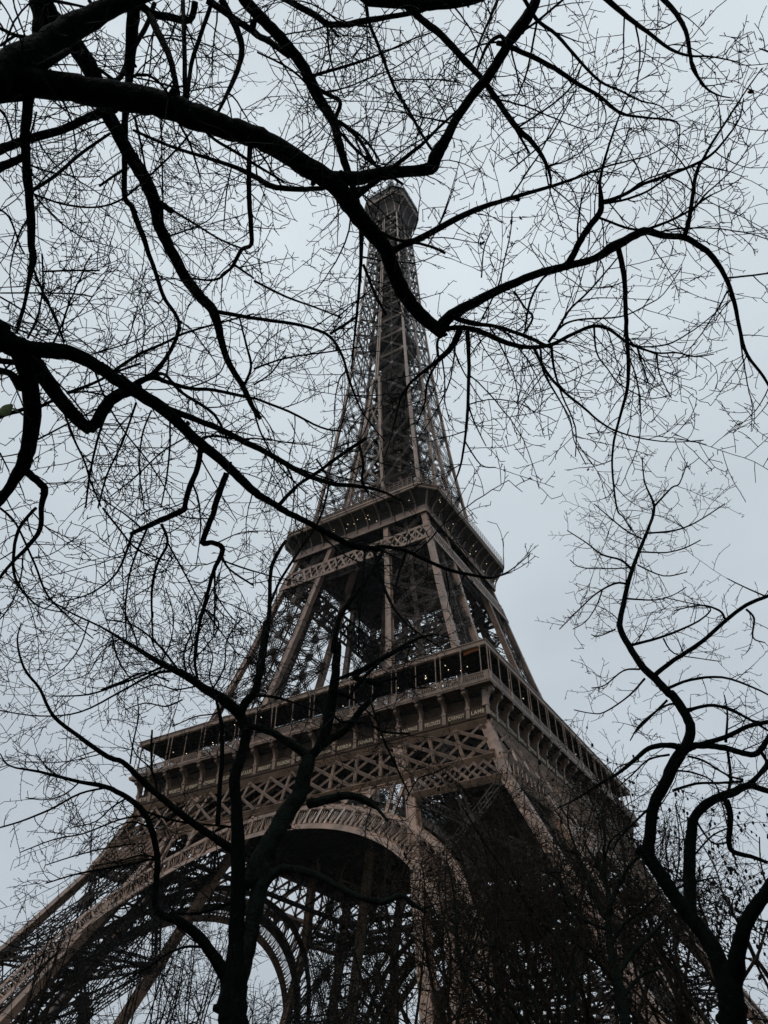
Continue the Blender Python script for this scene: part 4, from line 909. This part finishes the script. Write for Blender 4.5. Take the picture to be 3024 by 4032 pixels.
Dd('d 650,1350,16 610,1150,13 620,950,11 600,800,8 640,650,5', delta=.3); Dd('d 600,1200,14 650,1000,10 760,900,8 800,800,5', delta=-.4); Dd('d 500,1200,12 420,1000,10 380,850,8 400,700,5'); Dd('d 720,2000,24 850,1850,18 980,1800,12', delta=.4)
Dd('d 340,1190,12 280,1190,10 200,1180,7'); Dd('d 700,1900,26 560,1750,18 420,1640,12 300,1600,8', delta=-.5)

# ---- growing side branches and twigs on the laid-out limbs
class Segs:
    """all thin shoots of one tree, three-sided tapering prisms"""
    def __init__(s): s.P = []; s.Q = []; s.r0 = []; s.r1 = []
    def build(s, name, m, parent):
        P = np.array(s.P); Q = np.array(s.Q); r0 = np.array(s.r0); r1 = np.array(s.r1); n = len(P)
        d = Q-P; d /= np.linalg.norm(d, axis=1)[:, None]+1e-9
        a = np.cross(d, rng.normal(size=(n, 3))); a /= np.linalg.norm(a, axis=1)[:, None]+1e-9; b = np.cross(d, a)
        V = np.zeros((n, 6, 3))
        for j in range(3):
            c, e = math.cos(j*2.0944), math.sin(j*2.0944); o = a*c+b*e
            V[:, j] = P-d*r0[:, None]*.6+o*r0[:, None]; V[:, 3+j] = Q+o*r1[:, None]
        base = (np.arange(n)*6)[:, None]
        F = np.concatenate([base+np.array(q) for q in ((0, 1, 4, 3), (1, 2, 5, 4), (2, 0, 3, 5))], 1).reshape(-1)
        me = bpy.data.meshes.new(name); me.vertices.add(n*6); me.vertices.foreach_set('co', V.reshape(-1))
        me.loops.add(len(F)); me.loops.foreach_set('vertex_index', F.astype(np.int32)); nf = len(F)//4
        me.polygons.add(nf); me.polygons.foreach_set('loop_start', np.arange(0, nf*4, 4, dtype=np.int32)); me.polygons.foreach_set('loop_total', np.full(nf, 4, dtype=np.int32))
        me.update(calc_edges=True); me.materials.append(m)
        o = bpy.data.objects.new(name, me); COL.objects.link(o); o.parent = parent; return o
RN = random.Random(5)
def rvec():
    return np.array([RN.gauss(0, 1), RN.gauss(0, 1), RN.gauss(0, 1)])
def rV(k=1.0): return Vector((RN.gauss(0, k), RN.gauss(0, k), RN.gauss(0, k)))
def deflect(t, ang, flat=.35, p=None):
    v = rvec(); v -= t*(v@t); v = nrm(v)
    d = nrm(t*math.cos(ang)+v*math.sin(ang))
    if p is not None: d = nrm(d-np.array([0, 0, d[2]*flat]))     # sprays lie fairly level, as on a linden
    return d
STEP = {3: .11, 2: .075, 1: .05, 0: .035}; GAP = {3: .13, 2: .082, 1: .075}
def grow(sg, p, d, L, r, lvl, wob=.16, mn=.0016):
    """one shoot: a wandering chain of segments; side shoots by level (3: branchlet, 2: shoot, 1: twig, 0: spur)"""
    step = STEP[lvl]*SCALE; n = max(1, int(L/step+.5)); step = L/n; side = RN.choice((-1, 1)); acc = 0; curve = rV(.075)
    p = Vector(p); d = Vector(d); ax = d.cross(rV()).normalized(); gap = GAP[lvl]*SCALE if lvl else 0
    for i in range(n):
        r0 = max(mn, r*(1-.55*i/n)); r1 = max(mn*.9, r*(1-.55*(i+1)/n))
        d = (d+rV(wob*.55)+curve).normalized(); q = p+d*step
        sg.P.append(tuple(p)); sg.Q.append(tuple(q)); sg.r0.append(r0); sg.r1.append(r1)
        if lvl > 0:
            acc += step
            while acc > gap*RN.uniform(.6, 1.4):
                acc -= gap; side = -side
                ang = R(RN.uniform(38, 78)); v = ax.cross(d)*side+rV(.28); v = (v-d*v.dot(d)).normalized(); sd = d*math.cos(ang)+v*math.sin(ang)
                rem = 1-i/n
                Ls = {3: RN.uniform(.16, .62)*(.35+.65*rem), 2: RN.choice((.035, .06, .1, .16, .24))*RN.uniform(.7, 1.1)*(.45+.55*rem), 1: RN.uniform(.015, .045)}[lvl]
                grow(sg, q, sd, Ls*SCALE, {3: min(r1*.62, .0068), 2: min(r1*.75, .0042), 1: min(r1*.8, .0034)}[lvl]*RSC, lvl-1, wob, mn=mn)
        p = q
SCALE = 1.0; RSC = 1.0
def outframe(p):
    x, y = topix(p); return x < -250 or x > IW+250 or y < -250 or y > IH+250 or (p-CAM)@CF < .5
def twigs_for(T, sg, dens, l3=.22, mn=.0024, lmax=1.0):
    """side shoots on every laid-out limb"""
    for P, Rr, pix in T.br:
        seg = np.linalg.norm(np.diff(P, axis=0), axis=1); acc = RN.random()*.3
        for i in range(1, len(P)-1):
            if outframe(P[i]): continue
            r = Rr[i]; thin = r < .022
            gap = (.175 if thin else .30)/(dens*(1.35 if T is TA and pix[i, 0] < 1500 else 1))*(SCALE)
            acc += seg[i]
            while acc > gap:
                acc -= gap*RN.uniform(.7, 1.3)
                t = nrm(P[i+1]-P[i]); d = deflect(t, R(RN.uniform(35, 80)), .3, P[i]); p0 = P[i]+(P[i+1]-P[i])*RN.random()+d*r*.7
                u = RN.random()
                if (u < l3 and r > .006): grow(sg, p0, d, RN.uniform(.7, 1.7)*SCALE*lmax, min(r*.5, .0105)*RSC, 3, .12, mn=mn)
                elif u < .8: grow(sg, p0, d, RN.uniform(.3, .85)*SCALE*lmax, min(r*.62, .0068)*RSC, 2, .14, mn=mn)
                else: grow(sg, p0, d, RN.uniform(.06, .25)*SCALE, min(r*.6, .0036)*RSC, 1, .14, mn=mn)
def tree_object(T, name, label, m, mt, thick_name='limb', ntrunk=1, group=None, thr=.03):
    e0 = T.br[0][0][0]; o = empty(name, (0, 0, 0)); o.location = tuple(e0); bpy.context.view_layer.update(); off = e0
    tag(o, label, 'tree', group)
    thin = MB()
    for i, (P, Rr, pix) in enumerate(T.br):
        mx_ = float(np.max(Rr)); nm = 'trunk' if i < ntrunk else 'limb'
        n = 14 if mx_ > .07 else (10 if mx_ > .03 else 6)
        if i < ntrunk or mx_ > thr:
            mb = MB(); mb.tube(P-off, Rr, n)
            for k in range(2, len(P)-2, 1):                # knots and stubs
                if Rr[k] > .03 and RN.random() < .10:
                    t = nrm(P[k+1]-P[k]); d = deflect(t, R(RN.uniform(55, 85)), 0); c = P[k]-off+d*Rr[k]*.55
                    mb.tube([c, c+d*Rr[k]*.5, c+d*Rr[k]*RN.uniform(.6, .95)], [Rr[k]*.5, Rr[k]*.34, Rr[k]*.2], 7)
            obj(nm, mb, m, o, True)
        else: thin.tube(P-off, Rr, n)
    if thin.n: obj('side_branches', thin, m, o, True)['kind'] = 'stuff'
    return o, off
def finish(o, off, sg, mt):
    for i in range(len(sg.P)): pass
    P = np.array(sg.P)-off; Q = np.array(sg.Q)-off; sg.P, sg.Q = P, Q
    t = sg.build('twigs', mt, o); t['kind'] = 'stuff'; return t

def leaf(parent, off, p, size, m, label, nm='leaf'):
    mb = MB(); a = nrm(rvec()); b = nrm(np.cross(a, rvec())); c = np.cross(a, b); n = 7; vs = []
    for i in range(n):
        t = i/(n-1); w_ = math.sin(math.pi*min(1, t*.95+.03))**.8*.36*size; curl = .12*size*math.sin(2.4*t)
        for s_ in (-1, 0, 1): vs.append(p-off+a*t*size+b*s_*w_+c*(curl+abs(s_)*.1*size))
    fs = []
    for i in range(n-1):
        for j in (0, 1): fs.append((i*3+j, i*3+j+1, (i+1)*3+j+1, (i+1)*3+j))
    mb.add(vs, fs); o = obj(nm, mb, m, parent, True); me = o.data
    if label: o['label'] = label
    return o

oA, fA = tree_object(TA, 'overhanging_tree', 'big dark bare tree leaning in from the left, its thick limbs arching over the tower', BARK, BARK_T)
sg = Segs(); twigs_for(TA, sg, 1.15, .2, mn=.0036, lmax=.85); finish(oA, fA, sg, BARK_T)
leaf(oA, fA, at(48, 1590, 6.6, False), .13, LEAF, 'green leaf'); leaf(oA, fA, at(60, 1610, 6.7, False), .11, LEAF, 'green leaf')
for x, y in ((2318, 1842), (2590, 1768), (2410, 195), (2942, 363), (2046, 850), (1905, 945), (725, 1640), (700, 1625), (735, 1655), (940, 240), (965, 340), (2690, 640)):
    leaf(oA, fA, at(x, y, 7.6, False), RN.uniform(.03, .06), DLEAF, 'brown dead leaf', 'dead_leaf')
for i in range(7): leaf(oA, fA, at(2012+RN.gauss(0, 10), 925+RN.gauss(0, 40), 7.5+RN.uniform(-.05, .05), False), RN.uniform(.03, .07), BARK_T, 'blackened shrivelled leaf', 'dead_leaf')
for i in range(3): leaf(oA, fA, at(1904+RN.gauss(0, 8), 965+RN.gauss(0, 20), 7.5+RN.uniform(-.1, .1), False), RN.uniform(.03, .06), BARK_T, 'blackened shrivelled leaf', 'dead_leaf')
oB, fB = tree_object(TB, 'forked_tree', 'dark forked tree with mossy bark standing in front of the wide tower arch', BARK, BARK_T)
mos = [o for o in oB.children if o.name.startswith('limb')]
for o in mos[1:2]+mos[4:5]+mos[7:10]: o.data.materials.clear(); o.data.materials.append(MOSS)
sg = Segs(); twigs_for(TB, sg, 1.55, .2, mn=.0044, lmax=.85); finish(oB, fB, sg, BARK_T)
oC, fC = tree_object(TC_, 'leaning_tree', 'dark bare tree with crooked leaning trunk at the right edge, beside the tower', BARK, BARK_T)
sg = Segs(); twigs_for(TC_, sg, 1.25, .1, mn=.004, lmax=.6); finish(oC, fC, sg, BARK_T)
SCALE = 1.5; RSC = 1.5
oD, fD = tree_object(TD, 'mossy_tree', 'slim mossy grey trunk with upright twisting boughs in front of the right tower leg', MOSS, BARK_B, thr=.04)
sg = Segs(); twigs_for(TD, sg, 1.0, .4, mn=.005); finish(oD, fD, sg, BARK_B)

# ---- bushy trees grown from seed: the thicket before the right leg, and the slender ones beyond the arch
def seeded(name, label, px, D, top_py, m, mt, group, nst=5, lean=.25, spread=.5, dens=1.0, sc=1.6, upright=False, fruit=0, seed=0, rt=.12):
    """trunk at pixel column px on the ground at horizontal distance D, reaching up to about pixel row top_py"""
    global SCALE, RSC
    RN.seed(seed+100); T = Tree(True, D)
    b = at(px, 4000, D, True); H = at(px, top_py, D, True)[2]; b = np.array([b[0], b[1], GZ-.2])
    def chain(p, d, L, r, n, wob, up):
        P = [p]; Rr = [r]
        for i in range(n):
            d = nrm(d+rvec()*wob+np.array([0, 0, up])); P.append(P[-1]+d*L/n); Rr.append(r*(1-.75*(i+1)/n))
        return P, Rr
    P, Rr = chain(b, np.array([RN.uniform(-lean, lean)*.4, RN.uniform(-lean, lean)*.4, 1]), H*.42, rt*1.0, 6, .08, .2); Rr = [rt*(1-.35*i/6) for i in range(7)]
    raw(T, P, Rr); tips = [(P[-1], Rr[-1]), (P[4], Rr[4]), (P[5], Rr[5]), (P[3], Rr[3])]
    for k in range(nst):
        p, r = tips[k % len(tips)]; a = RN.uniform(0, 6.28); o_ = spread*RN.uniform(.5, 1.2)
        d = nrm((math.cos(a)*o_, math.sin(a)*o_, 1)); L = (H-p[2])*RN.uniform(.75, 1.05)
        Q, S = chain(p, d, L, r*.62, 9, .16 if not upright else .06, .1 if not upright else .2); raw(T, Q, S)
        for j in range(2 if not upright else 3):
            i = RN.randint(2, 6); a = RN.uniform(0, 6.28); d2 = nrm(np.array([math.cos(a), math.sin(a), .6 if not upright else 1.6]))
            Q2, S2 = chain(Q[i], d2, L*RN.uniform(.35, .6), S[i]*.6, 6, .2 if not upright else .07, .08); raw(T, Q2, S2)
    o, off = tree_object(T, name, label, m, mt, group=group, thr=.05)
    SCALE = sc; RSC = sc*.9; sg = Segs(); twigs_for(T, sg, dens, .3, mn=.0048*D/19)
    if fruit:
        mb = MB(); n = len(sg.Q)
        for i in range(fruit): q = sg.Q[RN.randrange(n)]-off; mb.ball(q-np.array([0, 0, .04]), RN.uniform(.022, .045), 5, 3, (1, 1, 1.5))
        obj('seed_pods', mb, BARK_T, o)['kind'] = 'stuff'
    finish(o, off, sg, mt); return o
GR = 'bushy trees crowding in front of the right tower leg'
for i, (px, D, top, lab) in enumerate([
    (1790, 20, 3240, 'brown tangled young tree just right of the wide arch opening'),
    (2010, 22, 3080, 'densely twigged brown tree below the end of the name frieze'),
    (2180, 17, 3230, 'green stained bush of upright stems low in the middle right'),
    (2330, 24, 2960, 'brown dense crown reaching the right gallery corner of the tower'),
    (2560, 26, 2900, 'pod bearing tree whose crown pokes above the far end of the gallery roof'),
    (2760, 23, 3120, 'dense tree of fine twigs behind the crooked leaning trunk'),
    (2990, 24, 3080, 'fine twigged tree at the right edge behind the leaning trunk'),
    (1560, 24, 3480, 'low dark scrubby tree under the arch beside the mossy limb'),
    (1900, 27, 3180, 'dark dense crown hiding the inner edge of the right tower leg'),
    (2120, 29, 3140, 'dark dense crown before the middle of the right tower leg'),
    (2440, 30, 3060, 'dark dense crown before the outer edge of the right tower leg')]):
    seeded('bushy_tree', lab, px, D, top, BARK_B if i != 2 else MOSS, BARK_B, GR, nst=6, spread=.5 if i != 2 else .3, dens=.95 if i < 5 or i > 7 else .65, sc=1.8, fruit=(0, 0, 0, 260, 420, 420, 420, 0, 0, 0, 200)[i], seed=i)
GR = 'slender trees seen through the tower arch'
for i, (px, D, top, lab) in enumerate([
    (470, 44, 3640, 'leftmost slender upright tree beneath the left tower leg'),
    (640, 40, 3560, 'slender upright tree in the left half of the big arch opening'),
    (760, 46, 3600, 'slender upright tree just left of the forked trunk'),
    (1010, 44, 3780, 'slender upright tree just right of the forked trunk'),
    (1240, 42, 3700, 'slender tree before the far tower leg in the arch'),
    (120, 38, 3560, 'slender tree at the bottom left corner by the tower leg'),
    (1420, 46, 3640, 'slender tree close to the near edge of the arch')]):
    seeded('slender_tree', lab, px, D, top, BARK_B, BARK_T, GR, nst=5, spread=.28, dens=.42, sc=2.8, upright=True, seed=20+i, rt=.13)

# ------------------------------------------------------------------ damp winter air
hz = MB(); hz.box(-1000, 1000, -1000, 1000, GZ-1, 345)
ho = obj('haze', hz, None); ho['kind'] = 'stuff'
hm = bpy.data.materials.new('damp_air'); hm.use_nodes = True; t = hm.node_tree; t.nodes.clear()
vo = N(t, 'ShaderNodeVolumePrincipled'); vo.inputs['Color'].default_value = (.9, .94, .97, 1); vo.inputs['Density'].default_value = .00005; vo.inputs['Anisotropy'].default_value = .2
oo = N(t, 'ShaderNodeOutputMaterial'); t.links.new(vo.outputs[0], oo.inputs['Volume']); ho.data.materials.append(hm)
